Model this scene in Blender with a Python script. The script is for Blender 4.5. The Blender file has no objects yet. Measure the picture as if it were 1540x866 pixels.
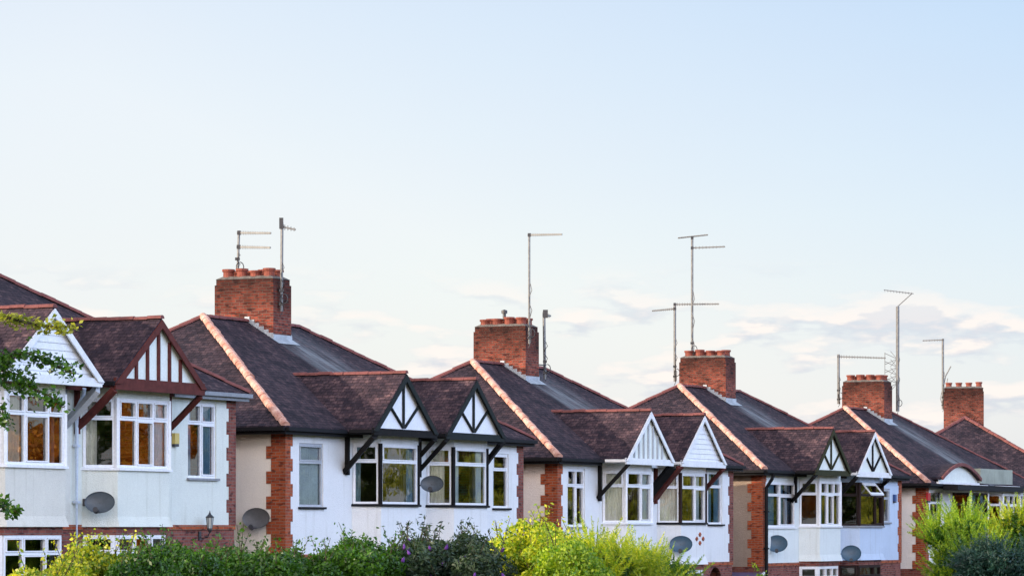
import bpy, bmesh, math, random
import numpy as np
from mathutils import Vector, Matrix, noise
random.seed(7); RNG = np.random.default_rng(11)
sc = bpy.context.scene; COL = sc.collection
R = math.radians

# ------------------------------------------------------------------ materials
MATS = {}
def mat_base(name):
    m = bpy.data.materials.new(name); m.use_nodes = True
    nt = m.node_tree; b = nt.nodes['Principled BSDF']
    return m, nt, b
def N(nt, t, **kw):
    n = nt.nodes.new(t)
    for k, v in kw.items():
        if k in n.inputs: n.inputs[k].default_value = v
        else: setattr(n, k, v)
    return n
def L(nt, a, b): nt.links.new(a, b)
def col(c): return (c[0], c[1], c[2], 1)
def ramp(nt, src, stops):
    r = N(nt, 'ShaderNodeValToRGB')
    e = r.color_ramp.elements
    while len(e) < len(stops): e.new(.5)
    for i, (p, c) in enumerate(stops): e[i].position = p; e[i].color = col(c) if len(c) == 3 else c
    L(nt, src, r.inputs[0]); return r
def mixc(nt, f, a, b, mode='MIX'):
    m = N(nt, 'ShaderNodeMix', data_type='RGBA', blend_type=mode)
    for s, i in ((f, 0), (a, 6), (b, 7)):
        if hasattr(s, 'is_linked'): L(nt, s, m.inputs[i])
        else: m.inputs[i].default_value = s if i == 0 else col(s)
    return m.outputs[2]
def noisef(nt, vec, scale, detail=4, rough=.55, lo=.35, hi=.65):
    n = N(nt, 'ShaderNodeTexNoise'); n.inputs['Scale'].default_value = scale
    n.inputs['Detail'].default_value = detail; n.inputs['Roughness'].default_value = rough
    if vec is not None: L(nt, vec, n.inputs['Vector'])
    mr = N(nt, 'ShaderNodeMapRange'); mr.inputs[1].default_value = lo; mr.inputs[2].default_value = hi
    L(nt, n.outputs[0], mr.inputs[0]); return mr.outputs[0]
def bump(nt, b, h, strength, dist):
    bp = N(nt, 'ShaderNodeBump'); bp.inputs['Strength'].default_value = strength
    bp.inputs['Distance'].default_value = dist; L(nt, h, bp.inputs['Height']); L(nt, bp.outputs[0], b.inputs['Normal'])

def plain(name, c, rough=.6, var=.25, scale=6, metal=0, bmp=0, dirt=None):
    m, nt, b = mat_base(name)
    tc = N(nt, 'ShaderNodeTexCoord')
    f = noisef(nt, tc.outputs['Object'], scale, 5, .65)
    dk = [x * (1 - var) for x in c] if dirt is None else dirt
    c1 = mixc(nt, f, dk, c)
    f2 = noisef(nt, tc.outputs['Object'], scale * 7, 3)
    c2 = mixc(nt, f2, [.88] * 3, [1.0] * 3)
    L(nt, mixc(nt, 1.0, c1, c2, 'MULTIPLY'), b.inputs['Base Color'])
    b.inputs['Roughness'].default_value = rough; b.inputs['Metallic'].default_value = metal
    if rough > .65: b.inputs['Specular IOR Level'].default_value = .2
    if bmp: bump(nt, b, noisef(nt, tc.outputs['Object'], scale * 12, 4), bmp, .01)
    MATS[name] = m; return m

def brick(name, c1, c2, mortar, soot=.5, top=False):
    m, nt, b = mat_base(name)
    uv = N(nt, 'ShaderNodeUVMap'); tc = N(nt, 'ShaderNodeTexCoord')
    wob = N(nt, 'ShaderNodeTexNoise'); wob.inputs['Scale'].default_value = 7
    L(nt, uv.outputs[0], wob.inputs['Vector'])
    vm = N(nt, 'ShaderNodeVectorMath', operation='SCALE'); vm.inputs['Scale'].default_value = .02
    L(nt, wob.outputs['Color'], vm.inputs[0])
    va = N(nt, 'ShaderNodeVectorMath', operation='ADD'); L(nt, uv.outputs[0], va.inputs[0]); L(nt, vm.outputs[0], va.inputs[1])
    bt = N(nt, 'ShaderNodeTexBrick'); bt.offset = .5
    for k, v in (('Scale', 1), ('Mortar Size', .008), ('Mortar Smooth', .3), ('Bias', -.1), ('Brick Width', .225), ('Row Height', .075)):
        bt.inputs[k].default_value = v
    bt.inputs['Color1'].default_value = col(c1); bt.inputs['Color2'].default_value = col(c2); bt.inputs['Mortar'].default_value = col(mortar)
    L(nt, va.outputs[0], bt.inputs['Vector'])
    f = noisef(nt, tc.outputs['Object'], 1.7, 6, .7, .38, .68)
    c = mixc(nt, f, [soot] * 3, [1.1] * 3)
    o = mixc(nt, 1.0, bt.outputs[0], c, 'MULTIPLY')
    # individual burnt headers
    vo = N(nt, 'ShaderNodeTexNoise'); vo.inputs['Scale'].default_value = 1; vo.inputs['Detail'].default_value = 1
    mp = N(nt, 'ShaderNodeMapping'); mp.inputs['Scale'].default_value = (4.4, 13, 1); L(nt, uv.outputs[0], mp.inputs[0]); L(nt, mp.outputs[0], vo.inputs['Vector'])
    mr = N(nt, 'ShaderNodeMapRange'); mr.inputs[1].default_value = .56; mr.inputs[2].default_value = .66; L(nt, vo.outputs[0], mr.inputs[0])
    dk = mixc(nt, mr.outputs[0], [1, 1, 1], [.42, .4, .45])
    if top:   # soot that has settled on the top courses
        sx = N(nt, 'ShaderNodeSeparateXYZ'); L(nt, tc.outputs['Object'], sx.inputs[0])
        sn = N(nt, 'ShaderNodeMath', operation='MULTIPLY_ADD'); L(nt, f, sn.inputs[0]); sn.inputs[1].default_value = .35; L(nt, sx.outputs[2], sn.inputs[2])
        sm = N(nt, 'ShaderNodeMapRange'); sm.inputs[1].default_value = EV + RISE + .35; sm.inputs[2].default_value = EV + RISE + 1.25; L(nt, sn.outputs[0], sm.inputs[0])
        o = mixc(nt, 1.0, o, mixc(nt, sm.outputs[0], [1, 1, 1], [.34, .36, .38]), 'MULTIPLY')
    L(nt, mixc(nt, 1.0, o, dk, 'MULTIPLY'), b.inputs['Base Color'])
    b.inputs['Roughness'].default_value = .9; b.inputs['Specular IOR Level'].default_value = .2
    inv = N(nt, 'ShaderNodeMath', operation='SUBTRACT'); inv.inputs[0].default_value = 1; L(nt, bt.outputs['Fac'], inv.inputs[1])
    bump(nt, b, inv.outputs[0], .7, .012)
    MATS[name] = m; return m

def stucco(name, c, var=.12, coarse=1.0):
    m, nt, b = mat_base(name)
    tc = N(nt, 'ShaderNodeTexCoord')
    f = noisef(nt, tc.outputs['Object'], 1.3, 6, .7, .3, .7)
    c1 = mixc(nt, f, [x * (1 - var) for x in c], c)
    mp = N(nt, 'ShaderNodeMapping'); mp.inputs['Scale'].default_value = (5, 5, .35); L(nt, tc.outputs['Object'], mp.inputs[0])
    st = noisef(nt, mp.outputs[0], 1, 4, .6, .55, .8)     # rain streaks
    c2 = mixc(nt, st, [1, 1, 1], [.80, .79, .74])
    g = noisef(nt, tc.outputs['Object'], 38, 2, .5, .3, .7)
    c3 = mixc(nt, g, [1 - .09 * coarse] * 3, [1, 1, 1])
    o = mixc(nt, 1.0, mixc(nt, 1.0, c1, c2, 'MULTIPLY'), c3, 'MULTIPLY')
    L(nt, o, b.inputs['Base Color']); b.inputs['Roughness'].default_value = .92
    bump(nt, b, noisef(nt, tc.outputs['Object'], 42, 3, .6), .5 * coarse, .015)
    MATS[name] = m; return m

def tiles(name, c1, c2, streak=None):
    m, nt, b = mat_base(name)
    uv = N(nt, 'ShaderNodeUVMap'); tc = N(nt, 'ShaderNodeTexCoord')
    wob = N(nt, 'ShaderNodeTexNoise'); wob.inputs['Scale'].default_value = 2.2; wob.inputs['Detail'].default_value = 3
    L(nt, uv.outputs[0], wob.inputs['Vector'])
    vm = N(nt, 'ShaderNodeVectorMath', operation='SCALE'); vm.inputs['Scale'].default_value = .05
    L(nt, wob.outputs['Color'], vm.inputs[0])
    va = N(nt, 'ShaderNodeVectorMath', operation='ADD'); L(nt, uv.outputs[0], va.inputs[0]); L(nt, vm.outputs[0], va.inputs[1])
    bt = N(nt, 'ShaderNodeTexBrick'); bt.offset = .5
    for k, v in (('Scale', 1), ('Mortar Size', .007), ('Mortar Smooth', .2), ('Bias', 0), ('Brick Width', .17), ('Row Height', .125)):
        bt.inputs[k].default_value = v
    bt.inputs['Color1'].default_value = col(c1); bt.inputs['Color2'].default_value = col(c2)
    bt.inputs['Mortar'].default_value = col([x * .3 for x in c1])
    L(nt, va.outputs[0], bt.inputs['Vector'])
    f = noisef(nt, tc.outputs['Object'], .9, 7, .75, .36, .66)
    o = mixc(nt, 1.0, bt.outputs[0], mixc(nt, f, [.42, .44, .52], [1.7, 1.5, 1.38]), 'MULTIPLY')
    f2 = noisef(nt, tc.outputs['Object'], 5.5, 5, .75, .5, .68)   # lichen
    o = mixc(nt, 1.0, o, mixc(nt, f2, [.85, .82, .85], [2.3, 2.1, 1.8]), 'MULTIPLY')
    if streak:   # pale lead wash that ran down the slope below the stack
        sx = N(nt, 'ShaderNodeSeparateXYZ'); L(nt, tc.outputs['Object'], sx.inputs[0])
        a = N(nt, 'ShaderNodeMapRange'); a.inputs[1].default_value = streak - .75; a.inputs[2].default_value = streak - .1; L(nt, sx.outputs[0], a.inputs[0])
        c = N(nt, 'ShaderNodeMapRange'); c.inputs[1].default_value = streak + 2.4; c.inputs[2].default_value = streak + .4; L(nt, sx.outputs[0], c.inputs[0])
        d = N(nt, 'ShaderNodeMapRange'); d.inputs[1].default_value = 5.0; d.inputs[2].default_value = 3.2; L(nt, sx.outputs[1], d.inputs[0])
        mp = N(nt, 'ShaderNodeMapping'); mp.inputs['Scale'].default_value = (3.5, .5, .5); L(nt, tc.outputs['Object'], mp.inputs[0])
        nn = noisef(nt, mp.outputs[0], 1.2, 5, .6, .3, .62)
        m1 = N(nt, 'ShaderNodeMath', operation='MULTIPLY'); L(nt, a.outputs[0], m1.inputs[0]); L(nt, c.outputs[0], m1.inputs[1])
        m2 = N(nt, 'ShaderNodeMath', operation='MULTIPLY'); L(nt, m1.outputs[0], m2.inputs[0]); L(nt, d.outputs[0], m2.inputs[1])
        m3 = N(nt, 'ShaderNodeMath', operation='MULTIPLY'); L(nt, m2.outputs[0], m3.inputs[0]); L(nt, nn, m3.inputs[1])
        m4 = N(nt, 'ShaderNodeMath', operation='MULTIPLY'); L(nt, m3.outputs[0], m4.inputs[0]); m4.inputs[1].default_value = .95
        o = mixc(nt, m4.outputs[0], o, [.22, .24, .26])
    L(nt, o, b.inputs['Base Color']); b.inputs['Roughness'].default_value = .9; b.inputs['Specular IOR Level'].default_value = .18
    # lapped courses: saw-tooth height up the slope + gaps
    su = N(nt, 'ShaderNodeSeparateXYZ'); L(nt, va.outputs[0], su.inputs[0])
    dv = N(nt, 'ShaderNodeMath', operation='DIVIDE'); L(nt, su.outputs[1], dv.inputs[0]); dv.inputs[1].default_value = .125
    fr = N(nt, 'ShaderNodeMath', operation='FRACT'); L(nt, dv.outputs[0], fr.inputs[0])
    sb = N(nt, 'ShaderNodeMath', operation='SUBTRACT'); sb.inputs[0].default_value = 1; L(nt, fr.outputs[0], sb.inputs[1])
    s2 = N(nt, 'ShaderNodeMath', operation='SUBTRACT'); L(nt, sb.outputs[0], s2.inputs[0]); L(nt, bt.outputs['Fac'], s2.inputs[1])
    bump(nt, b, s2.outputs[0], 1.0, .045)
    MATS[name] = m; return m

def leafmat(name, a, b_, trans=.35, rough=.5, spots=None):
    m, nt, b = mat_base(name)
    g = N(nt, 'ShaderNodeNewGeometry'); tc = N(nt, 'ShaderNodeTexCoord')
    c = mixc(nt, g.outputs['Random Per Island'], a, b_)
    f = noisef(nt, tc.outputs['Object'], 1.1, 3)
    c = mixc(nt, 1.0, c, mixc(nt, f, [.65, .7, .7], [1.25, 1.2, 1.0]), 'MULTIPLY')
    L(nt, c, b.inputs['Base Color']); b.inputs['Roughness'].default_value = rough
    t = N(nt, 'ShaderNodeBsdfTranslucent'); L(nt, mixc(nt, 1.0, c, (1.5, 1.55, .5), 'MULTIPLY'), t.inputs[0])
    mx = N(nt, 'ShaderNodeMixShader'); mx.inputs[0].default_value = trans
    L(nt, b.outputs[0], mx.inputs[1]); L(nt, t.outputs[0], mx.inputs[2])
    L(nt, mx.outputs[0], nt.nodes['Material Output'].inputs[0]); MATS[name] = m; return m

def glassmat(name):
    m, nt, b = mat_base(name); nt.nodes.remove(b)
    fr = N(nt, 'ShaderNodeFresnel'); fr.inputs[0].default_value = 2.1
    tr = N(nt, 'ShaderNodeBsdfTransparent'); tr.inputs[0].default_value = (.93, .96, .97, 1)
    gl = N(nt, 'ShaderNodeBsdfGlossy'); gl.inputs['Roughness'].default_value = .012; gl.inputs['Color'].default_value = (.95, .97, 1, 1)
    tc = N(nt, 'ShaderNodeTexCoord')
    bp = N(nt, 'ShaderNodeBump'); bp.inputs['Strength'].default_value = .06; bp.inputs['Distance'].default_value = .02
    n = N(nt, 'ShaderNodeTexNoise'); n.inputs['Scale'].default_value = 2.5; n.inputs['Detail'].default_value = 1
    L(nt, tc.outputs['Object'], n.inputs['Vector']); L(nt, n.outputs[0], bp.inputs['Height']); L(nt, bp.outputs[0], gl.inputs['Normal'])
    mx = N(nt, 'ShaderNodeMixShader'); L(nt, fr.outputs[0], mx.inputs[0]); L(nt, tr.outputs[0], mx.inputs[1]); L(nt, gl.outputs[0], mx.inputs[2])
    L(nt, mx.outputs[0], nt.nodes['Material Output'].inputs[0]); MATS[name] = m; return m

EV = 5.1; RISE = 2.94
brick('brick_stack', (.31, .072, .044), (.14, .038, .030), (.20, .145, .115), .35, True)
brick('brick_quoin', (.42, .095, .035), (.30, .06, .028), (.26, .17, .12), .8)
brick('brick_low', (.27, .085, .06), (.2, .06, .05), (.2, .15, .13), .7)
stucco('white_render', (.80, .80, .79), .07)
stucco('cream_render', (.74, .71, .62), .1)
stucco('green_cream_render', (.76, .78, .70), .08)
stucco('side_cream', (.93, .86, .76), .04)
stucco('side_pink', (.93, .82, .74), .04)
stucco('side_tan', (.50, .385, .30), .2, 2.2)
stucco('side_white', (.90, .87, .85), .05)
stucco('pale_blue_render', (.56, .66, .80), .1)
stucco('pale_cream_render', (.76, .80, .77), .08)
stucco('stained_panel', (.36, .39, .32), .35, .6)
tiles('roof_tile', (.062, .045, .056), (.023, .020, .031))
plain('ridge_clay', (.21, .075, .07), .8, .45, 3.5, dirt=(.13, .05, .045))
plain('sunlit_hip_clay', (.66, .42, .34), .8, .4, 3.5, dirt=(.40, .17, .12))  # paler than the other ridges: sunlight on the left front hip put into the colour
plain('pot_clay', (.27, .075, .05), .7, .45, 5)
plain('flaunching', (.20, .18, .16), .95, .5, 6, bmp=.6)
plain('lead', (.42, .46, .50), .55, .3, 5)
plain('upvc', (.82, .83, .85), .35, .05, 3)
plain('white_board', (.80, .81, .82), .5, .12, 3)
plain('black_wood', (.010, .009, .009), .85, .4, 7)
plain('green_black_wood', (.016, .021, .020), .8, .3, 7)
plain('olive_wood', (.035, .035, .012), .8, .3, 7)
plain('brown_wood', (.12, .028, .022), .75, .35, 7)
plain('dark_brown_frame', (.028, .013, .010), .7, .3, 7)
plain('grey_frame', (.45, .48, .52), .4, .15, 7)
plain('panel_white', (.80, .82, .85), .8, .06, 3)
plain('panel_cream', (.76, .80, .74), .8, .08, 3)
plain('gutter_black', (.008, .008, .010), .7, .3, 5)
plain('gutter_grey', (.25, .27, .3), .45, .3, 5)
plain('pipe_white', (.55, .62, .72), .4, .15, 4)
plain('sill_stone', (.30, .31, .33), .8, .3, 5)
plain('metal_grey', (.22, .22, .215), .5, .35, 12, metal=.4)
plain('metal_dark', (.04, .04, .045), .5, .3, 12)
plain('dish_grey', (.085, .105, .125), .5, .25, 5)
plain('dish_warm', (.13, .13, .13), .5, .25, 5)
plain('dish_blue', (.05, .11, .17), .45, .25, 5)
plain('alarm_yellow', (.6, .45, .12), .4, .1, 5)
plain('alarm_blue', (.03, .08, .25), .4, .1, 5)
plain('alarm_red', (.5, .02, .03), .4, .1, 5)
plain('curtain_pale', (.88, .90, .84), .9, .1, 3)
plain('curtain_blue', (.26, .42, .52), .9, .2, 3)
plain('curtain_cream', (.8, .72, .55), .9, .1, 3)
plain('blind_white', (.75, .78, .8), .8, .05, 3)
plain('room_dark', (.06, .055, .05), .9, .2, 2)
plain('bark', (.10, .075, .05), .9, .4, 9, bmp=.8)
plain('green_felt', (.03, .09, .08), .8, .3, 8)
plain('slate_purple', (.13, .11, .22), .4, .3, 3)
plain('ground_grass', (.06, .085, .03), .95, .45, .6, dirt=(.09, .075, .04))
plain('asphalt', (.05, .05, .052), .9, .3, 2, bmp=.4)
plain('paving', (.22, .21, .2), .9, .25, 2)
plain('road_paint', (.75, .75, .72), .6, .2, 4)
plain('lamp_glass', (.5, .52, .5), .15, .1, 4)
glassmat('glass')
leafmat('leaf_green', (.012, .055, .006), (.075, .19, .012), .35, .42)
leafmat('leaf_yellow', (.07, .20, .015), (.62, .58, .05), .45, .4)
leafmat('leaf_buddleia', (.012, .035, .018), (.06, .10, .055), .25)
leafmat('leaf_gold', (.12, .27, .012), (.62, .60, .04), .4)
leafmat('leaf_lime', (.06, .19, .010), (.40, .50, .03), .4)
leafmat('leaf_dark', (.006, .035, .032), (.02, .07, .05), .15)
leafmat('leaf_tree', (.04, .085, .016), (.11, .17, .03), .35)
leafmat('leaf_autumn', (.5, .17, .02), (.75, .38, .05), .4)
leafmat('leaf_olive', (.22, .26, .03), (.5, .48, .07), .4)
plain('flower_purple', (.17, .06, .33), .7, .3, 20)

# ------------------------------------------------------------------ mesh helper
class MB:
    def __init__(s): s.v = []; s.f = []; s.m = []
    def face(s, pts, mi=0):
        b = len(s.v); s.v += [tuple(p) for p in pts]; s.f.append(tuple(range(b, b + len(pts)))); s.m.append(mi)
    def hexa(s, c, mi=0):   # c: 8 corners, bottom 0-3 ccw from above, top 4-7
        for q in ((3, 2, 1, 0), (4, 5, 6, 7), (0, 1, 5, 4), (1, 2, 6, 5), (2, 3, 7, 6), (3, 0, 4, 7)):
            s.face([c[i] for i in q], mi)
    def box(s, x0, x1, y0, y1, z0, z1, mi=0):
        s.hexa([(x0, y0, z0), (x1, y0, z0), (x1, y1, z0), (x0, y1, z0), (x0, y0, z1), (x1, y0, z1), (x1, y1, z1), (x0, y1, z1)], mi)
    def obox(s, P, d, a0, a1, z0, z1, t0, t1, mi=0):
        # box on a facet: a along d, t along the outward normal (d.y,-d.x)
        n = (d[1], -d[0])
        def q(a, t, z): return (P[0] + d[0] * a + n[0] * t, P[1] + d[1] * a + n[1] * t, z)
        s.hexa([q(a0, t1, z0), q(a1, t1, z0), q(a1, t0, z0), q(a0, t0, z0), q(a0, t1, z1), q(a1, t1, z1), q(a1, t0, z1), q(a0, t0, z1)], mi)
    def beam(s, p, q, w, h, up=(0, 0, 1), mi=0):
        p, q = Vector(p), Vector(q); d = (q - p).normalized(); upv = Vector(up)
        x = d.cross(upv)
        if x.length < 1e-3: x = d.cross(Vector((1, 0, 0)))
        x.normalize(); y = x.cross(d).normalized(); x *= w / 2; y *= h / 2
        s.hexa([p - x - y, p + x - y, q + x - y, q - x - y, p - x + y, p + x + y, q + x + y, q - x + y], mi)
    def tube(s, pts, r, n=8, mi=0, cap=True):
        pts = [Vector(p) for p in pts]; rr = r if isinstance(r, (list, tuple)) else [r] * len(pts)
        rings = []; b = len(s.v); ref = None
        for i, p in enumerate(pts):
            d = (pts[min(i + 1, len(pts) - 1)] - pts[max(i - 1, 0)]).normalized()
            if ref is None: ref = Vector((0, 0, 1)) if abs(d.z) < .9 else Vector((1, 0, 0))
            x = d.cross(ref).normalized(); y = d.cross(x)
            for k in range(n):
                a = 2 * math.pi * k / n
                s.v.append(tuple(p + (x * math.cos(a) + y * math.sin(a)) * rr[i]))
        for i in range(len(pts) - 1):
            for k in range(n):
                k2 = (k + 1) % n
                s.f.append((b + i * n + k, b + i * n + k2, b + (i + 1) * n + k2, b + (i + 1) * n + k)); s.m.append(mi)
        if cap:
            s.f.append(tuple(b + k for k in range(n))[::-1]); s.m.append(mi)
            s.f.append(tuple(b + (len(pts) - 1) * n + k for k in range(n))); s.m.append(mi)
    def lathe(s, c, prof, n=14, mi=0):
        b = len(s.v)
        for r, z in prof:
            for k in range(n):
                a = 2 * math.pi * k / n; s.v.append((c[0] + r * math.cos(a), c[1] + r * math.sin(a), c[2] + z))
        for i in range(len(prof) - 1):
            for k in range(n):
                k2 = (k + 1) % n
                s.f.append((b + i * n + k, b + i * n + k2, b + (i + 1) * n + k2, b + (i + 1) * n + k)); s.m.append(mi)
    def build(s, name, mats, parent=None, smooth=False, bevel=0):
        me = bpy.data.meshes.new(name); me.from_pydata(s.v, [], s.f)
        if isinstance(mats, str): mats = [mats]
        for k in mats: me.materials.append(MATS[k])
        uv = me.uv_layers.new(name='UVMap')
        Z = Vector((0, 0, 1)); data = [0.0] * (2 * len(me.loops))
        for p in me.polygons:
            p.material_index = s.m[p.index]; n = p.normal
            t = Z.cross(n)
            t = Vector((1, 0, 0)) if t.length < 1e-3 else t.normalized()
            bt = n.cross(t)
            for li in p.loop_indices:
                co = me.vertices[me.loops[li].vertex_index].co
                data[2 * li] = co.dot(t); data[2 * li + 1] = co.dot(bt)
        uv.data.foreach_set('uv', data)
        if smooth: me.polygons.foreach_set('use_smooth', [True] * len(me.polygons))
        me.update()
        o = bpy.data.objects.new(name, me); COL.objects.link(o)
        if parent: o.parent = parent
        if bevel:
            md = o.modifiers.new('b', 'BEVEL'); md.width = bevel; md.segments = 1; md.limit_method = 'ANGLE'
        return o

def tag(o, label=None, cat=None, group=None, kind=None):
    for k, v in (('label', label), ('category', cat), ('group', group), ('kind', kind)):
        if v: o[k] = v
    return o
def empty(name, loc, rz=0):
    o = bpy.data.objects.new(name, None); COL.objects.link(o); o.location = loc; o.rotation_euler = (0, 0, rz)
    o.empty_display_size = .3; return o

# ------------------------------------------------------------------ street frame
CAMZ = 2.7; X0, Y0 = -5.5033, 85.1266; PHI = .4202
S_, C_ = math.sin(PHI), math.cos(PHI)
ROT = math.atan2(C_, S_)
EV = 5.1; DR = 4.79; RISE = 2.94; OV = .276; SL = RISE / DR
def W(u, v, z=0): return Vector((X0 + S_ * u - C_ * v, Y0 + C_ * u + S_ * v, z))

# ------------------------------------------------------------------ house pieces
def wall(mb, P, d, length, z0, z1, holes, reveal=.1, mi=0):
    n = (d[1], -d[0])
    xs = sorted({0, length, *[h[0] for h in holes], *[h[1] for h in holes]})
    zs = sorted({z0, z1, *[h[2] for h in holes], *[h[3] for h in holes]})
    q = lambda a, t, z: (P[0] + d[0] * a + n[0] * t, P[1] + d[1] * a + n[1] * t, z)
    for i in range(len(xs) - 1):
        for j in range(len(zs) - 1):
            ca, cz = (xs[i] + xs[i + 1]) / 2, (zs[j] + zs[j + 1]) / 2
            if any(h[0] < ca < h[1] and h[2] < cz < h[3] for h in holes): continue
            mb.face([q(xs[i], 0, zs[j]), q(xs[i + 1], 0, zs[j]), q(xs[i + 1], 0, zs[j + 1]), q(xs[i], 0, zs[j + 1])], mi)
    for a0, a1, b0, b1 in holes:
        r = -reveal
        mb.face([q(a0, 0, b0), q(a0, 0, b1), q(a0, r, b1), q(a0, r, b0)], mi)
        mb.face([q(a1, 0, b1), q(a1, 0, b0), q(a1, r, b0), q(a1, r, b1)], mi)
        mb.face([q(a0, 0, b0), q(a0, r, b0), q(a1, r, b0), q(a1, 0, b0)], mi)
        mb.face([q(a0, 0, b1), q(a1, 0, b1), q(a1, r, b1), q(a0, r, b1)], mi)

def window_bits(fr, gl, P, d, a0, a1, z0, z1, cols, transom=.68, w=.055, t=0, sash=True, post=None, ntop=None):
    """frame bars into fr, panes into gl; cols = list of relative widths (negative = no transom)"""
    D0, D1 = t - .06, t + .012
    fr.obox(P, d, a0, a0 + w, z0, z1, D0, D1); fr.obox(P, d, a1 - w, a1, z0, z1, D0, D1)
    fr.obox(P, d, a0 + w, a1 - w, z0, z0 + w, D0, D1); fr.obox(P, d, a0 + w, a1 - w, z1 - w, z1, D0, D1)
    tot = sum(abs(c) for c in cols); x = a0 + w; span = (a1 - a0 - 2 * w)
    zt = z0 + (z1 - z0) * transom
    n = (d[1], -d[0])
    for i, c in enumerate(cols):
        cw = span * abs(c) / tot; xa, xb = x, x + cw
        if i < len(cols) - 1:
            fr.obox(P, d, xb - w / 2, xb + w / 2, z0 + w, z1 - w, D0, D1); xb2 = xb - w / 2
        else: xb2 = xb
        xa2 = xa if i == 0 else xa + w / 2
        secs = [(z0 + w, z1 - w)]
        if c > 0:
            fr.obox(P, d, xa2, xb2, zt - w / 2, zt + w / 2, D0, D1)
            secs = [(z0 + w, zt - w / 2), (zt + w / 2, z1 - w)]
        for si, (sa, sb) in enumerate(secs):
            if sash and (i % 2 == 1 or si == 1):
                q = .032; e = .022
                fr.obox(P, d, xa2 + .004, xa2 + q, sa + .004, sb - .004, D0 + .02, D1 + e)
                fr.obox(P, d, xb2 - q, xb2 - .004, sa + .004, sb - .004, D0 + .02, D1 + e)
                fr.obox(P, d, xa2 + q, xb2 - q, sa + .004, sa + q, D0 + .02, D1 + e)
                fr.obox(P, d, xa2 + q, xb2 - q, sb - q, sb - .004, D0 + .02, D1 + e)
            j1, j2 = random.uniform(-.004, .004), random.uniform(-.004, .004)
            tt = t - .025
            qq = lambda a, ds, z: (P[0] + d[0] * a + n[0] * (tt + ds), P[1] + d[1] * a + n[1] * (tt + ds), z)
            gl.face([qq(xa2, j1, sa), qq(xb2, -j1, sa), qq(xb2, -j1 + j2, sb), qq(xa2, j1 + j2, sb)])
        x += cw

def curtain_bits(cb, P, d, a0, a1, z0, z1, t=-.16, folds=.1, amp=.025):
    n = (d[1], -d[0]); k = max(4, int((a1 - a0) / folds * 4))
    pr = None
    for i in range(k + 1):
        a = a0 + (a1 - a0) * i / k; tt = t + amp * math.sin(i * math.pi / 2 + .3) + random.uniform(-.004, .004)
        p = (P[0] + d[0] * a + n[0] * tt, P[1] + d[1] * a + n[1] * tt)
        if pr: cb.face([(pr[0], pr[1], z0), (p[0], p[1], z0), (p[0], p[1], z1), (pr[0], pr[1], z1)])
        pr = p

def make_window(root, P, d, a0, a1, z0, z1, cols, frame='upvc', curtain=None, cspan=None, sill='sill_stone', transom=.7, t=-.05, w=.055, blind=None):
    fr, gl = MB(), MB()
    window_bits(fr, gl, P, d, a0, a1, z0, z1, cols, transom, w, t)
    f = fr.build('window', frame, root); gl.build('pane', 'glass', f)
    if sill:
        s = MB(); s.obox(P, d, a0 - .06, a1 + .06, z0 - .055, z0 - .003, -.09, .07); s.build('sill', sill, f)
    if curtain:
        for x0, x1 in (cspan or [(0, .28), (.74, 1)]):
            c = MB(); curtain_bits(c, P, d, a0 + .05 + (a1 - a0 - .1) * x0, a0 + .05 + (a1 - a0 - .1) * x1, z0 + .02, z1 - .03, -.13)
            c.build('curtain', curtain, f)
    if blind:
        c = MB(); c.obox(P, d, a0 + .05, a1 - .05, z1 - (z1 - z0) * blind, z1 - .03, -.13, -.12); c.build('blind', 'blind_white', f)
    return f

def facet(A, B):
    v = Vector((B[0] - A[0], B[1] - A[1])); l = v.length
    return (A[0], A[1]), (v.x / l, v.y / l), l

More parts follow.
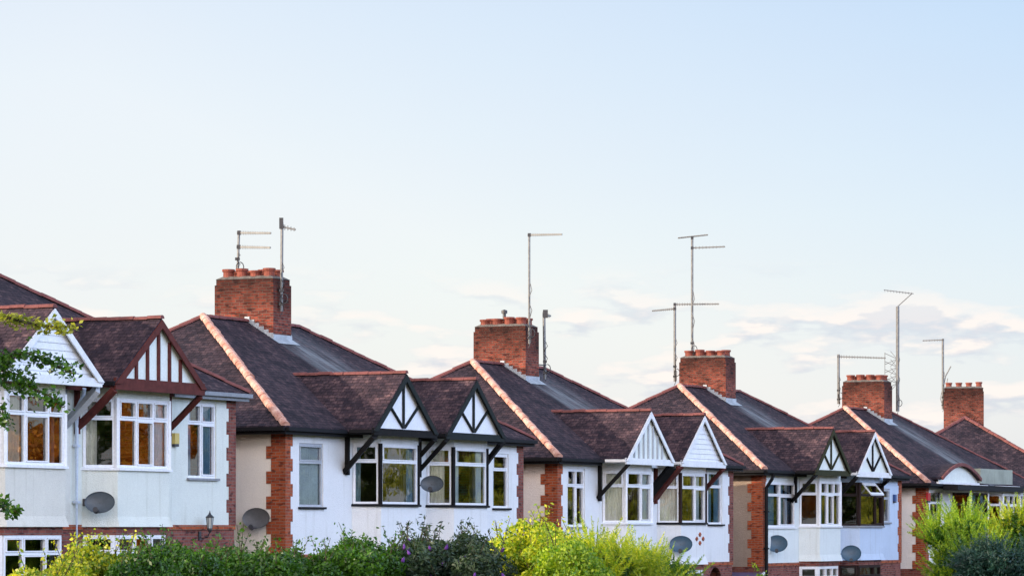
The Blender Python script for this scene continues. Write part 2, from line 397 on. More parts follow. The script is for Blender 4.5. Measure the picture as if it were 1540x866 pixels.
def make_bay(root, s, low=True):
    """s: dict uL,uLf,uRf,uR,b, wall mat, frame mat, cols per facet, curtains, post"""
    b = s.get('b', .62); pts = [(s['uL'], -.004), (s['uLf'], -b), (s['uRf'], -b), (s['uR'], -.004)]
    zs, zh, zb = EV + s.get('sill', -1.83), EV + s.get('head', -.33), EV + s.get('bot', -3.1)
    wb = MB(); hb = MB(); m = s['wall']
    fac = [facet(pts[i], pts[i + 1]) for i in range(3)]
    fl = .07                                    # bell-cast foot
    out = [(pts[0][0] - fl * .6, -.004), (pts[1][0] - fl * .5, -b - fl), (pts[2][0] + fl * .5, -b - fl), (pts[3][0] + fl * .6, -.004)]
    for i in range(3):
        P, d, l = fac[i]
        wall(wb, P, d, l, zb + .22, zs, [])
        A, B = pts[i], pts[i + 1]; C, D = out[i], out[i + 1]
        wb.face([(C[0], C[1], zb), (D[0], D[1], zb), (B[0], B[1], zb + .22), (A[0], A[1], zb + .22)])
        wall(hb, P, d, l, zh, EV - .03, [])
    wb.face([(x, y, zb) for x, y in out][::-1])
    hb.face([(x, y, zh) for x, y in pts][::-1])
    wb.build('bay_wall', m, root); hb.build('bay_header', m, root)
    fr, gl = MB(), MB()
    for i in range(3):
        P, d, l = fac[i]
        window_bits(fr, gl, P, d, .05, l - .05, zs, zh, s['cols'][i], s.get('transom', .7), .06, -.02)
    w = fr.build('bay_window', s['frame'], root); gl.build('pane', 'glass', w)
    for (x, y) in pts[:4]:
        yy = y + (.05 if y > -.1 else .02)
        post = MB(); post.tube([(x, yy, zs), (x, yy, zh)], .062, 6); post.build('corner_post', s.get('post', s['frame']), w)
    sl = MB()
    o2 = [(pts[0][0] - .05, .0), (pts[1][0] - .03, -b - .07), (pts[2][0] + .03, -b - .07), (pts[3][0] + .05, .0)]
    zt = zs + .002
    for i in range(3):
        A, B = pts[i], pts[i + 1]; C, D = o2[i], o2[i + 1]
        sl.hexa([(C[0], C[1], zt - .06), (D[0], D[1], zt - .06), (B[0], B[1] + .05, zt - .06), (A[0], A[1] + .05, zt - .06),
                 (C[0], C[1], zt - .01), (D[0], D[1], zt - .01), (B[0], B[1] + .05, zt + .012), (A[0], A[1] + .05, zt + .012)])
    sl.build('sill', s.get('sillm', 'upvc'), w)
    if s.get('curtain'):
        for fi, x0, x1 in s['cspan']:
            c = MB(); P, d, l = fac[fi]; curtain_bits(c, P, d, .08 + (l - .16) * x0, .08 + (l - .16) * x1, zs + .02, zh - .02, -.13)
            c.build('curtain', s['curtain'], w)
    if low:
        z1, z0 = zb - .17, zb - 1.55
        pin = [(pts[0][0] + .03, -.004), (pts[1][0] + .03, -b + .05), (pts[2][0] - .03, -b + .05), (pts[3][0] - .03, -.004)]
        lb = MB(); lh = MB(); fr, gl = MB(), MB()
        for i in range(3):
            P, d, l = facet(pin[i], pin[i + 1])
            wall(lb, P, d, l, 0, z0, []); wall(lh, P, d, l, z1, zb, [])
            window_bits(fr, gl, P, d, .03, l - .03, z0, z1, s['cols'][i], .72, .06, -.03)
        lb.build('bay_base', s.get('lowm', 'brick_low'), root); lh.build('bay_lintel', s.get('lowm', 'brick_low'), root)
        w2 = fr.build('bay_window', s.get('lowframe', s['frame']), root); gl.build('pane', 'glass', w2)
    return pts, zs, zh

def ridge_run(mb, p, q, r=.085, seg=.33):
    p, q = Vector(p), Vector(q); d = (q - p); n = max(1, int(d.length / seg)); d.normalize(); st = (q - p) / n
    x = d.cross(Vector((0, 0, 1))).normalized(); up = x.cross(d).normalized()
    for i in range(n):
        a = p + st * i; b = a + st * 1.04; jr = r * random.uniform(.93, 1.08); off = up * random.uniform(-.006, .012) + x * random.uniform(-.006, .006)
        ra = []; rb = []
        for k in range(7):
            th = math.pi * (k / 6) ; c, s = math.cos(th), math.sin(th)
            ra.append(a + off + x * c * jr * 1.15 + up * (s * jr - .03)); rb.append(b + off + x * c * jr + up * (s * jr * .92 - .03))
        for k in range(6): mb.face([ra[k], rb[k], rb[k + 1], ra[k + 1]])
        mb.face(ra); mb.face(rb[::-1])

def make_gable(root, g):
    ua = g['ua']; hw = g.get('hw', 1.82); zt = EV + 1.42; vf = -1.05; k = 1.42 / hw
    uL, uR = ua - hw, ua + hw; vb = 1.42 / SL - OV + .15
    rf = MB(); th = .07
    for sgn, ue in ((-1, uL), (1, uR)):
        A, B = (ue, vf, EV), (ua, vf, zt); C, D = (ua, vb, zt), (ue, -OV + .15, EV)
        top = [A, B, C, D] if sgn > 0 else [D, C, B, A]
        rf.face(top)
        rf.face([(p[0], p[1], p[2] - th) for p in top][::-1])
        rf.face([(A[0], A[1], A[2] - th), (B[0], B[1], B[2] - th), B, A] if sgn < 0 else [B, (B[0], B[1], B[2] - th), (A[0], A[1], A[2] - th), A])
        rf.face([A, D, (D[0], D[1], D[2] - th), (A[0], A[1], A[2] - th)] if sgn < 0 else [(A[0], A[1], A[2] - th), (D[0], D[1], D[2] - th), D, A])
    r = rf.build('gable_roof', 'roof_tile', root)
    rt = MB(); ridge_run(rt, (ua, vf - .02, zt + .02), (ua, vb - .1, zt + .02), .08); rt.build('ridge_tiles', 'ridge_clay', r)
    body = MB(); vp = vf + .1; zb = EV - .05
    st = g['style']
    ins = .08
    if st == 'boards':
        nb = 9; hh = (1.42 - ins) / nb
        for i in range(nb):
            z0 = zb + i * hh; w0 = hw - (z0 - EV) / k - ins; w1 = max(.0, hw - (z0 + hh - EV) / k - ins)
            a = [(ua - w0, vp - .022, z0), (ua + w0, vp - .022, z0), (ua + w1, vp, z0 + hh), (ua - w1, vp, z0 + hh)]
            body.face(a if w1 > .01 else a[:3])
            body.face([(ua - w0, vp, z0), (ua + w0, vp, z0), (ua + w0, vp - .022, z0), (ua - w0, vp - .022, z0)])
    else:
        body.face([(uL + .05, vp, zb), (uR - .05, vp, zb), (ua, vp, zt - .08)])
    gp = body.build('gable_panel', g['panel'], root)
    # barge boards
    bb = MB()
    for ue, sg in ((uL, 1), (uR, -1)):
        w = g.get('bw', .14)
        A, B = Vector((ue - sg * .04, vf - .03, EV - .06)), Vector((ua, vf - .03, zt - .06 + .03))
        A2, B2 = A + Vector((sg * w / k * 1.28, 0, 0)), B + Vector((0, 0, -w * 1.28))
        f = [A, A2, B2, B]
        if sg < 0: f = f[::-1]
        back = [p + Vector((0, .035, 0)) for p in f]
        bb.face(f); bb.face(back[::-1])
        for i in range(4): bb.face([f[(i + 1) % 4], f[i], back[i], back[(i + 1) % 4]])
    bb.build('barge_board', g['barge'], root)
    tb = MB(); y0, y1 = vp - .045, vp - .003
    hb = g.get('beam', .12)
    tb.box(uL + .0, uR - .0, vf + .008, vf + .06, EV - .1 - hb / 2, EV - .1 + hb, 0)
    tm = MB()
    if st == 'vee':
        zc = EV + .06
        tm.box(ua - .04, ua + .04, y0, y1, zc, zt - .2)
        for sg in (-1, 1):
            tm.beam((ua + sg * .04, (y0 + y1) / 2 - .003, zc), (ua + sg * hw * .47, (y0 + y1) / 2 - .003, EV + .62), .04, .075, (0, 1, 0))
    elif st == 'studs':
        for i in range(-2, 3):
            x = ua + i * .48; zt2 = zt - abs(i) * .48 * k - .15
            tm.box(x - .045, x + .045, y0, y1, EV, zt2)
    elif st == 'white_studs':
        for i in range(-3, 4):
            x = ua + i * .36; zt2 = zt - abs(i) * .36 * k - .15
            tm.box(x - .03, x + .03, y0, y1, EV, zt2)
    if tm.f: tm.build('timber', g['timber'], root)
    tb.build('tie_beam', g.get('beamm', g['timber']), root)
    so = MB(); so.box(uL + .01, uR - .01, vf + .065, -.02, EV - .12, EV - .085); so.build('soffit', g.get('soffit', g['barge']), root)
    # side gutter boards
    for ue, sg in ((uL, -1), (uR, 1)):
        gt = MB(); gt.box(min(ue, ue + sg * .07), max(ue, ue + sg * .07), vf + .02, -OV - .12, EV - .1, EV - .02); gt.build('gutter', g.get('gutter', 'gutter_black'), root)

def strut(root, foot, top, m, z0, z1, thick=.30):
    mb = MB(); f = Vector((foot[0], foot[1], z0)); t = Vector((top[0], top[1], z1)); n = 7
    pts = []
    for i in range(n + 1):
        a = i / n; p = f.lerp(t, a); sag = math.sin(math.pi * a) * .22
        p += Vector((0, .5, -.5)).normalized() * sag * 1; pts.append(p)
    for i in range(n):
        mb.beam(pts[i], pts[i + 1] + (pts[i + 1] - pts[i]) * .05, .11, thick, (0, -.7, .7))
    mb.box(f.x - .055, f.x + .055, f.y - .09, f.y, z0 - .12, EV - .13)
    return mb.build('bracket', m, root)

def toothed(root, corner_u, side, m, z0, z1, w_f=.24, w_s=.36):
    """brick quoin wrapping a corner; side=-1 left corner, +1 right corner"""
    mb = MB(); z = z0; k = 0; bh = .3
    while z < z1 - .01:
        zz = min(z + bh, z1); wf = w_f + (.11 if k % 2 else 0); ws = w_s + (.13 if k % 2 == 0 else 0)
        x0, x1 = (corner_u - .012, corner_u + wf) if side < 0 else (corner_u - wf, corner_u + .012)
        mb.box(x0, x1, -.03, .03, z, zz)
        if side < 0: mb.box(corner_u - .03, corner_u + .02, -.0298, ws, z, zz)
        else: mb.box(corner_u - .02, corner_u + .03, -.0298, ws, z, zz)
        z = zz; k += 1
    return mb.build('quoin', m, root)

def chimney(root, cu, cv, wu, wd, ztop, pots, zbase=EV + 1.2, flash=True, ridge_v=None, potr=.13, poth=.22):
    mb = MB()
    mb.box(cu - wu / 2, cu + wu / 2, cv - wd / 2, cv + wd / 2, zbase, ztop - .15)
    mb.box(cu - wu / 2 + .03, cu + wu / 2 - .03, cv - wd / 2 + .03, cv + wd / 2 - .03, ztop - .15, ztop)
    ch = mb.build('chimney', 'brick_stack', root)
    fl = MB(); a, b = wu / 2 - .035, wd / 2 - .035
    fl.hexa([(cu - a - .02, cv - b - .02, ztop), (cu + a + .02, cv - b - .02, ztop), (cu + a + .02, cv + b + .02, ztop), (cu - a - .02, cv + b + .02, ztop),
             (cu - a + .12, cv - b + .12, ztop + .08), (cu + a - .12, cv - b + .12, ztop + .08), (cu + a - .12, cv + b - .12, ztop + .08), (cu - a + .12, cv + b - .12, ztop + .08)])
    fl.build('flaunching', 'flaunching', ch)
    for (pu, pv) in pots:
        p = MB(); h = poth * random.uniform(.85, 1.15); r = potr
        p.lathe((pu, pv, ztop + .02), [(r * 1.0, 0), (r * .93, h * .5), (r * .95, h * .72), (r * 1.14, h * .76), (r * 1.14, h * .98), (r * 1.02, h), (r * .85, h), (r * .8, h * .3)], 14)
        p.build('chimney_pot', 'pot_clay', ch, smooth=False)
    if flash:
        f = MB(); x = cu - wu / 2; v = cv - wd / 2
        zf = lambda vv: EV + (vv + OV) * SL if vv < ridge_v else EV + (2 * ridge_v + OV - vv) * SL
        n = int((ridge_v - v) / .14)
        for xx in (cu - wu / 2 - .012, cu + wu / 2 + .012):
            for i in range(n + 1):
                va = v + i * .14; z = zf(va)
                f.box(min(xx, xx + .008), max(xx, xx + .008), va, va + .139, z - .1, z + .17)
        f.box(cu - wu / 2 - .02, cu + wu / 2 + .02, v - .016, v - .004, zf(v) - .12, zf(v) + .13)
        q = v - .22
        f.face([(cu - wu / 2 - .1, q, zf(q) + .02), (cu + wu / 2 + .1, q, zf(q) + .02), (cu + wu / 2 + .1, v, zf(v) + .02), (cu - wu / 2 - .1, v, zf(v) + .02)])
        f.build('flashing', 'lead', ch)
    return ch

def make_pair(u0, v0, E, L_, cfg):
    zg = CAMZ + E - EV
    loc = W(u0, v0, zg); root = empty('semi_detached_house', loc, ROT)
    tag(root, cfg['label'], 'house', 'semi-detached pairs along the street')
    wl, wr = .22, L_ + .05; dp = 2 * DR - 2 * OV; zu = EV - 3.05
    fs = [f for f in cfg['flat']]
    # lower brick walls
    br = MB()
    lowholes = [(b['uL'] + .1 - wl, b['uR'] - .1 - wl, EV - 4.55, EV - 3.3) for b in cfg['bays']]
    lowholes += [(f[0] - wl, f[1] - wl, EV - 4.6, EV - 3.35) for f in cfg.get('lowflat', [])]
    if cfg.get('arch'):
        a0, a1 = cfg['arch']; lowholes.append((a0 - wl, a1 - wl, 0, EV - 3.18))
    wall(br, (wl, 0), (1, 0), wr - wl, 0, zu, lowholes, .12)
    wall(br, (wr, 0), (0, 1), dp, 0, EV - .02, []); wall(br, (wr, dp), (-1, 0), wr - wl, 0, EV - .02, []); wall(br, (wl, dp), (0, -1), dp, 0, zu - .05, [])
    if cfg.get('arch'):
        a0, a1 = cfg['arch']; zt = EV - 3.18; cx = (a0 + a1) / 2; rr = (a1 - a0) / 2; n = 10
        pr = None
        for i in range(n + 1):
            th = math.pi * (1 - i / n); x, z = cx + rr * math.cos(th), zt - rr + rr * math.sin(th) - .03
            if pr:
                br.face([(pr[0], 0, pr[1]), (x, 0, z), (x, 0, zt), (pr[0], 0, zt)]); br.face([(pr[0], 0, pr[1]), (pr[0], .12, pr[1]), (x, .12, z), (x, 0, z)])
            pr = (x, z)
    br.build('brick_wall', 'brick_low', root)
    if cfg.get('arch'):
        a0, a1 = cfg['arch']; rc = MB()
        rc.face([(a0, 1.0, 0), (a1, 1.0, 0), (a1, 1.0, EV - 3.1), (a0, 1.0, EV - 3.1)])
        rc.face([(a0, .12, 0), (a0, 1., 0), (a0, 1., EV - 3.1), (a0, .12, EV - 3.1)]); rc.face([(a1, 1., 0), (a1, .12, 0), (a1, .12, EV - 3.1), (a1, 1., EV - 3.1)])
        rc.face([(a0, .12, EV - 3.1), (a0, 1., EV - 3.1), (a1, 1., EV - 3.1), (a1, .12, EV - 3.1)])
        rc.build('porch', 'brick_low', root)
        dd = MB(); dd.box(a0 + .15, a1 - .15, .93, .99, 0, 2.05); dd.build('door', 'dark_brown_frame', root)
    # soldier course band
    bd = MB(); bd.box(wl, wr, -.035, .0, zu - .115, zu - .005); bd.build('brick_band', 'brick_quoin', root)
    # rendered upper fronts
    mid = cfg['mid']
    for (a, b, m) in ((wl, mid, cfg['wallL']), (mid, wr, cfg['wallR'])):
        w = MB(); holes = [(f['a0'] - a, f['a1'] - a, f['z0'] + EV, f['z1'] + EV) for f in fs if a < f['a0'] < b]
        holes += [(g['uL'] + .08 - a, g['uR'] - .08 - a, EV - 1.8, EV - .35) for g in cfg['bays'] if a < (g['uL'] + g['uR']) / 2 < b]
        wall(w, (a, -.02), (1, 0), b - a, zu - .02, EV - .02, holes, .1)
        w.face([(a, -.02, zu - .02), (a, .01, zu - .02), (b, .01, zu - .02), (b, -.02, zu - .02)])
        w.build('rendered_wall', m, root)
    sw = MB(); wall(sw, (wl - .015, dp), (0, -1), dp, zu - .12, EV - .02, []); sw.build('side_wall', cfg['side'], root)
    toothed(root, wl, -1, 'brick_quoin', zu - .12, EV - .15); toothed(root, wr, 1, cfg.get('qr', 'brick_low'), zu - .02, EV - .15, .3)
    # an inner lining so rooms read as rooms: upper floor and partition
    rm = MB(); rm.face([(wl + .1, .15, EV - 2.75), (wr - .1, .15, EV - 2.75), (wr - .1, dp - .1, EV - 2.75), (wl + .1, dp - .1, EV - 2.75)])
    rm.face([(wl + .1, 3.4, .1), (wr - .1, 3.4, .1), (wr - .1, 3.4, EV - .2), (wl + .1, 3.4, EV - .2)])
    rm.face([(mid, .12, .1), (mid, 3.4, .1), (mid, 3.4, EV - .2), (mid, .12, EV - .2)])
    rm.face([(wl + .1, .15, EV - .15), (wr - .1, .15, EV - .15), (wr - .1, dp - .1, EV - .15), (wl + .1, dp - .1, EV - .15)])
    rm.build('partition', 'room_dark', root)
    # flat windows
    for f in fs:
        make_window(root, (0, -.02), (1, 0), f['a0'], f['a1'], EV + f['z0'], EV + f['z1'], f['cols'], f.get('frame', 'upvc'), f.get('curtain'), f.get('cspan'), f.get('sill', 'sill_stone'), f.get('tr', .7), f.get('t', -.05), .055, f.get('blind'))
    for f in cfg.get('lowflat', []):
        make_window(root, (0, 0), (1, 0), f[0], f[1], EV - 4.6, EV - 3.35, [1, 1])
    for b in cfg['bays']: make_bay(root, b)
    # main hipped roof
    tn = 'roof_tile' if not cfg.get('streak') else 'roof_tile_%s' % cfg['streak']
    if tn not in MATS: tiles(tn, (.062, .045, .056), (.023, .020, .031), float(cfg['streak']))
    A, B, Cc, D = (-OV, -OV), (L_ + OV, -OV), (L_ + OV, 2 * DR - OV), (-OV, 2 * DR - OV)
    zr = EV + RISE; m1, m2 = (-OV + DR * .97, DR - OV, zr), (L_ + OV - DR, DR - OV, zr)
    e = EV
    q = lambda p, z=e: (p[0], p[1], z)
    rf = MB()
    def slope(face_pts, nu):     # subdivide gently so the roof sags a little like an old one
        rf.face(face_pts)
    slope([q(A), q(B), m2, m1], 12); slope([q(B), q(Cc), m2], 6); slope([q(Cc), q(D), m1, m2], 12); slope([q(D), q(A), m1], 6)
    th = .06
    for a, b in ((A, B), (B, Cc), (Cc, D), (D, A)):
        rf.face([q(a, e - th), q(b, e - th), q(b), q(a)])
    roof = rf.build('roof', tn, root)
    so = MB(); so.face([q(A, e - th), q(D, e - th), q(Cc, e - th), q(B, e - th)])
    so.build('soffit', cfg.get('soffit', 'gutter_black'), roof)
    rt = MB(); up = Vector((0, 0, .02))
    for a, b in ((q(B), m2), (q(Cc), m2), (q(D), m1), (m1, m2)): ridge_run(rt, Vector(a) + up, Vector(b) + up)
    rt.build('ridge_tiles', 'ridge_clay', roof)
    ht = MB(); ridge_run(ht, Vector(q(A)) + up, Vector(m1) + up, .105, .3); ht.build('hip_tiles', 'sunlit_hip_clay', roof)
    # gutters
    gm = cfg.get('gutter', 'gutter_black'); gs = cfg['gutter_spans']
    def gut(p, q_, out):
        gt = MB()
        d = Vector((q_[0] - p[0], q_[1] - p[1])); l = d.length; d /= l
        gt.obox(p, (d.x, d.y), 0, l, EV - .12, EV - .03, .005, .10); gt.obox(p, (d.x, d.y), 0, l, EV - .2, EV - .12, -.03, .0); gt.build('gutter', gm, root)
    for a, b in gs: gut((a, -OV), (b, -OV), 0)
    gut((-OV, 2 * DR - OV), (-OV, -OV), 0); gut((L_ + OV, -OV), (L_ + OV, 2 * DR - OV), 0)
    fa = MB(); fa.box(-OV + .03, L_ + OV - .03, -OV + .03, -OV + .055, EV - .2, EV - .061); fa.build('fascia', cfg.get('fascia', 'gutter_black'), root)
    for g in cfg['gables']: make_gable(root, g)
    for br_ in cfg['brackets']: strut(root, *br_)
    for p in cfg.get('pipes', []):
        pm = MB(); x, y = p[0], p[1]
        pm.tube([(x - .1 * p[4], y - .25, EV - .16), (x - .05 * p[4], y - .2, EV - .3), (x, y, EV - .6), (x, y, .1)], p[2], 8)
        for zz in (EV - 1.4, EV - 2.6): pm.box(x - p[2] * 1.5, x + p[2] * 1.5, y - p[2] * 1.2, y + .06, zz, zz + .05)
        pm.build('downpipe', p[3], root)
    cu = cfg['cu']; cv = DR - OV + .09
    pots = [(cu + su, cv + dv) for su in (-.23, .23) for dv in (-.6, -.2, .2, .6)]
    chimney(root, cu, cv, 1.0, 1.73, EV + RISE + cfg.get('ctop', 1.11), pots, EV + 1.2, True, DR - OV, .15, .24)
    for o in cfg.get('extra', []): o(root)
    return root

def bay(uL, uLf, uRf, uR, **k): d = dict(uL=uL, uLf=uLf, uRf=uRf, uR=uR); d.update(k); return d
V = 'upvc'
# ---- pair 1 (cropped by the left edge)
p1 = dict(label='nearest house pair with white boarded gable and brown timbered gable, left edge', mid=7.3, wallL='cream_render', wallR='green_cream_render', side='side_cream',
    flat=[dict(a0=12.4, a1=13.73, z0=-1.99, z1=-.27, cols=[1, 1], curtain='curtain_blue', cspan=[(.0, .2), (.6, 1)], sill='sill_stone', tr=.72),
          dict(a0=.8, a1=2.1, z0=-1.95, z1=-.3, cols=[1, 1])],
    bays=[bay(3.2, 3.75, 6.1, 6.62, wall='cream_render', frame=V, cols=[[1], [.9, 1.25, .75], [1]], curtain='curtain_cream', cspan=[(1, 0, .3)], lowframe=V),
          bay(7.75, 8.25, 10.5, 11.0, wall='green_cream_render', frame=V, cols=[[1], [1.05, 1.1, .9], [1]], curtain='curtain_pale', cspan=[(0, .0, .45), (1, .36, .42), (1, .8, 1)])],
    gables=[dict(ua=4.95, hw=1.95, style='boards', panel='white_board', barge='white_board', timber='white_board', soffit='white_board', gutter='white_board'),
            dict(ua=9.4, hw=1.95, style='studs', panel='panel_cream', barge='brown_wood', timber='brown_wood', soffit='brown_wood', beam=.17)],
    brackets=[((7.5, -.02), (7.45, -1.0), 'brown_wood', EV - 1.0, EV - .2, .14), ((11.45, -.02), (11.3, -.95), 'brown_wood', EV - .95, EV - .2, .14), ((6.95, -.02), (6.85, -.95), 'grey_frame', EV - 1.0, EV - .2)],
    pipes=[(7.42, -.1, .045, 'pipe_white', 1)], gutter='gutter_grey', fascia='brown_wood', cu=7.4,
    gutter_spans=[(-OV, 3.0), (11.35, 14.85)], lowflat=[])
# ---- pair 2
p2 = dict(label='white rendered house pair with twin black timbered gables and double aerials on its stack', mid=7.05, wallL='white_render', wallR='white_render', side='side_cream',
    flat=[dict(a0=.92, a1=2.18, z0=-1.91, z1=-.38, cols=[1], frame='grey_frame', curtain='curtain_pale', cspan=[(0, 1)], sill='gutter_black', t=-.04),
          dict(a0=12.2, a1=13.22, z0=-1.88, z1=-.42, cols=[1], frame=V, curtain='curtain_blue', cspan=[(.0, .3)], sill='gutter_black')],
    bays=[bay(3.73, 4.15, 6.3, 6.7, wall='white_render', frame=V, post='black_wood', sillm='gutter_black', cols=[[1], [1], [1]], curtain='curtain_blue', cspan=[(0, .02, .3), (1, .80, .97)], low=True),
          bay(8.0, 8.42, 10.5, 10.95, wall='white_render', frame=V, post='black_wood', sillm='gutter_black', cols=[[1], [1], [1]], curtain='curtain_pale', cspan=[(0, .1, .75), (1, .0, .25), (1, .78, .97)])],
    gables=[dict(ua=4.7, hw=1.8, style='vee', panel='panel_white', barge='green_black_wood', timber='green_black_wood', beamm='black_wood', soffit='black_wood'),
            dict(ua=8.87, hw=1.8, style='vee', panel='panel_white', barge='green_black_wood', timber='green_black_wood', soffit='black_wood')],
    brackets=[((3.4, -.02), (3.05, -.98), 'black_wood', EV - 1.0, EV - .18), ((7.5, -.02), (7.2, -.98), 'black_wood', EV - 1.0, EV - .18), ((6.75, -.02), (6.5, -.98), 'black_wood', EV - 1.0, EV - .18), ((11.35, -.1), (10.7, -.95), 'black_wood', EV - .85, EV - .18)],
    pipes=[(7.02, -.07, .02, 'metal_dark', 0)], cu=7.2, streak='7.3', gutter_spans=[(-OV, 2.8), (10.8, 14.38)])
p3 = dict(label='white house pair with plain white gables and a single very tall aerial', mid=7.3, wallL='white_render', wallR='white_render', side='side_pink',
    flat=[dict(a0=.94, a1=2.2, z0=-1.95, z1=-.3, cols=[1, 1], curtain=None, sill='sill_stone'),
          dict(a0=12.05, a1=13.3, z0=-1.87, z1=-.22, cols=[1], frame=V, curtain='curtain_blue', cspan=[(.1, .4), (.65, .95)], sill='gutter_black')],
    bays=[bay(3.45, 3.85, 5.85, 6.3, wall='white_render', frame=V, cols=[[1], [1.1, .8], [1]], curtain='curtain_pale', cspan=[(0, .0, 1), (1, .8, 1)]),
          bay(7.75, 8.2, 10.3, 10.8, wall='white_render', frame=V, post='dark_brown_frame', sillm='gutter_black', cols=[[1], [1, .8], [1]], curtain='curtain_pale', cspan=[(0, .0, 1), (1, .75, .9)])],
    gables=[dict(ua=4.7, hw=1.85, style='white_studs', panel='panel_cream', barge='white_board', timber='grey_frame', beamm='white_board', soffit='white_board', gutter='white_board', bw=.13),
            dict(ua=9.05, hw=1.85, style='boards', panel='white_board', barge='white_board', timber='white_board', soffit='white_board', gutter='white_board', bw=.12)],
    brackets=[((3.2, -.02), (3.1, -.98), 'black_wood', EV - 1.1, EV - .18), ((7.55, -.02), (7.2, -.98), 'brown_wood', EV - 1.15, EV - .18), ((6.9, -.02), (6.75, -.9), 'black_wood', EV - 1.15, EV - .18), ((11.4, -.1), (10.9, -.95), 'brown_wood', EV - .9, EV - .18)],
    pipes=[], cu=7.0, streak='7.1', gutter_spans=[(-OV, 2.9), (11.0, 14.5)], arch=(12.15, 13.35), fascia='white_board', ctop=1.16)
p4 = dict(label='pale house pair with tan pebbledash side and brown framed right bay', mid=6.95, wallL='pale_cream_render', wallR='pale_blue_render', side='side_tan', qr='brick_quoin',
    flat=[dict(a0=.5, a1=3.3, z0=-1.87, z1=-.4, cols=[1, 1.15], frame=V, curtain='curtain_blue', cspan=[(.1, .4), (.6, .7), (.8, .88)], sill='upvc', t=0.0),
          dict(a0=12.5, a1=13.5, z0=-1.7, z1=-.5, cols=[1], frame='grey_frame', sill='sill_stone')],
    bays=[bay(3.75, 4.15, 6.3, 6.7, wall='pale_cream_render', frame=V, cols=[[1], [1, 1, .9], [1]], curtain='curtain_blue', cspan=[(1, .05, .25), (1, .4, .5), (1, .72, .85)], bot=-3.02),
          bay(7.9, 8.35, 10.9, 11.4, wall='pale_blue_render', frame='dark_brown_frame', cols=[[1], [1.3, .6], [1]], sillm='sill_stone', bot=-3.02)],
    gables=[dict(ua=4.3, hw=1.82, style='vee', panel='panel_cream', barge='olive_wood', timber='olive_wood', soffit='black_wood'),
            dict(ua=8.7, hw=1.85, style='vee', panel='panel_cream', barge='white_board', timber='black_wood', beamm='white_board', soffit='white_board', gutter='white_board', bw=.12)],
    brackets=[((3.3, -.02), (2.65, -.98), 'black_wood', EV - .95, EV - .18), ((7.3, -.02), (6.95, -.98), 'black_wood', EV - .95, EV - .18), ((11.6, -.1), (10.6, -.95), 'black_wood', EV - .5, EV - .18)],
    pipes=[(.32, -.12, .06, 'gutter_black', 0)], cu=7.3, streak='7.4', gutter_spans=[(-OV, 2.4), (10.6, 15.0)], ctop=1.07)
p5 = dict(label='far house pair with low arched gable and stained flat panel above its windows', mid=7.2, wallL='white_render', wallR='white_render', side='side_white', qr='brick_quoin',
    flat=[dict(a0=.75, a1=2.3, z0=-1.9, z1=-.25, cols=[1], frame='upvc', sill='upvc'), dict(a0=12.2, a1=13.3, z0=-1.9, z1=-.3, cols=[1, 1], frame='upvc')],
    bays=[bay(3.5, 3.95, 6.2, 6.6, wall='white_render', frame='dark_brown_frame', post='upvc', cols=[[1], [1, 1], [1]], curtain='curtain_blue', cspan=[(1, .1, .4), (1, .6, .9)]),
          bay(7.8, 8.2, 10.6, 11.1, wall='white_render', frame='upvc', cols=[[1], [1, 1, 1], [1]])],
    gables=[], brackets=[], pipes=[], cu=7.3, streak='7.5', gutter_spans=[(-OV, 14.7)], ctop=1.1)

def ornament(root):
    for du, dz in ((0, .13), (0, -.13), (-.27, 0), (.27, 0)):
        m = MB(); x, z = 9.75 + du, EV - 2.32 + dz; m.hexa([(x - .09, -.655, z), (x, -.655, z - .07), (x, -.61, z - .07), (x - .09, -.61, z), (x, -.655, z + .07), (x + .09, -.655, z), (x + .09, -.61, z), (x, -.61, z + .07)])
        m.build('brick_ornament', 'brick_quoin', root)
p3['extra'] = [ornament]
def arched(root):
    cu, w, h0, rise = 3.35, 2.5, .12, .55; n = 14
    def prof(a): x = -w + 2 * w * a; return cu + x, EV + h0 + rise * (1 - (abs(x) / w) ** 1.8)
    m = MB(); pts = [prof(i / n) for i in range(n + 1)]
    m.face([(pts[0][0], -.3, EV - .0)] + [(pts[-1][0], -.3, EV - .0)] + [(x, -.3, z) for x, z in pts[::-1]]); m.build('gable_panel', 'panel_cream', root)
    t = MB()
    for i in range(n):
        (a, za), (b, zb) = pts[i], pts[i + 1]
        t.hexa([(a, -.42, za), (b, -.42, zb), (b, 2.0, zb), (a, 2.0, za), (a, -.42, za + .09), (b, -.42, zb + .09), (b, 2.0, zb + .09), (a, 2.0, za + .09)])
    t.build('arched_roof', 'roof_tile', root)
    e = MB()
    for i in range(n):
        (a, za), (b, zb) = pts[i], pts[i + 1]
        e.beam((a, -.46, za + .05), (b, -.46, zb + .05), .06, .12)
    e.build('verge', 'ridge_clay', root)
    s = MB(); s.box(cu - w - .1, cu + w + .1, -.36, -.27, EV - .03, EV + .05); s.build('ledge', 'white_board', root)
    cn = MB(); cn.box(1.2, 11.6, -.95, -.38, EV - .26, EV - .06); cn.build('canopy', 'gutter_black', root)
    p = MB(); p.box(6.6, 11.0, -.2, 1.0, EV - .01, EV + .62); p.build('parapet_panel', 'stained_panel', root)
p5['extra'] = [arched]
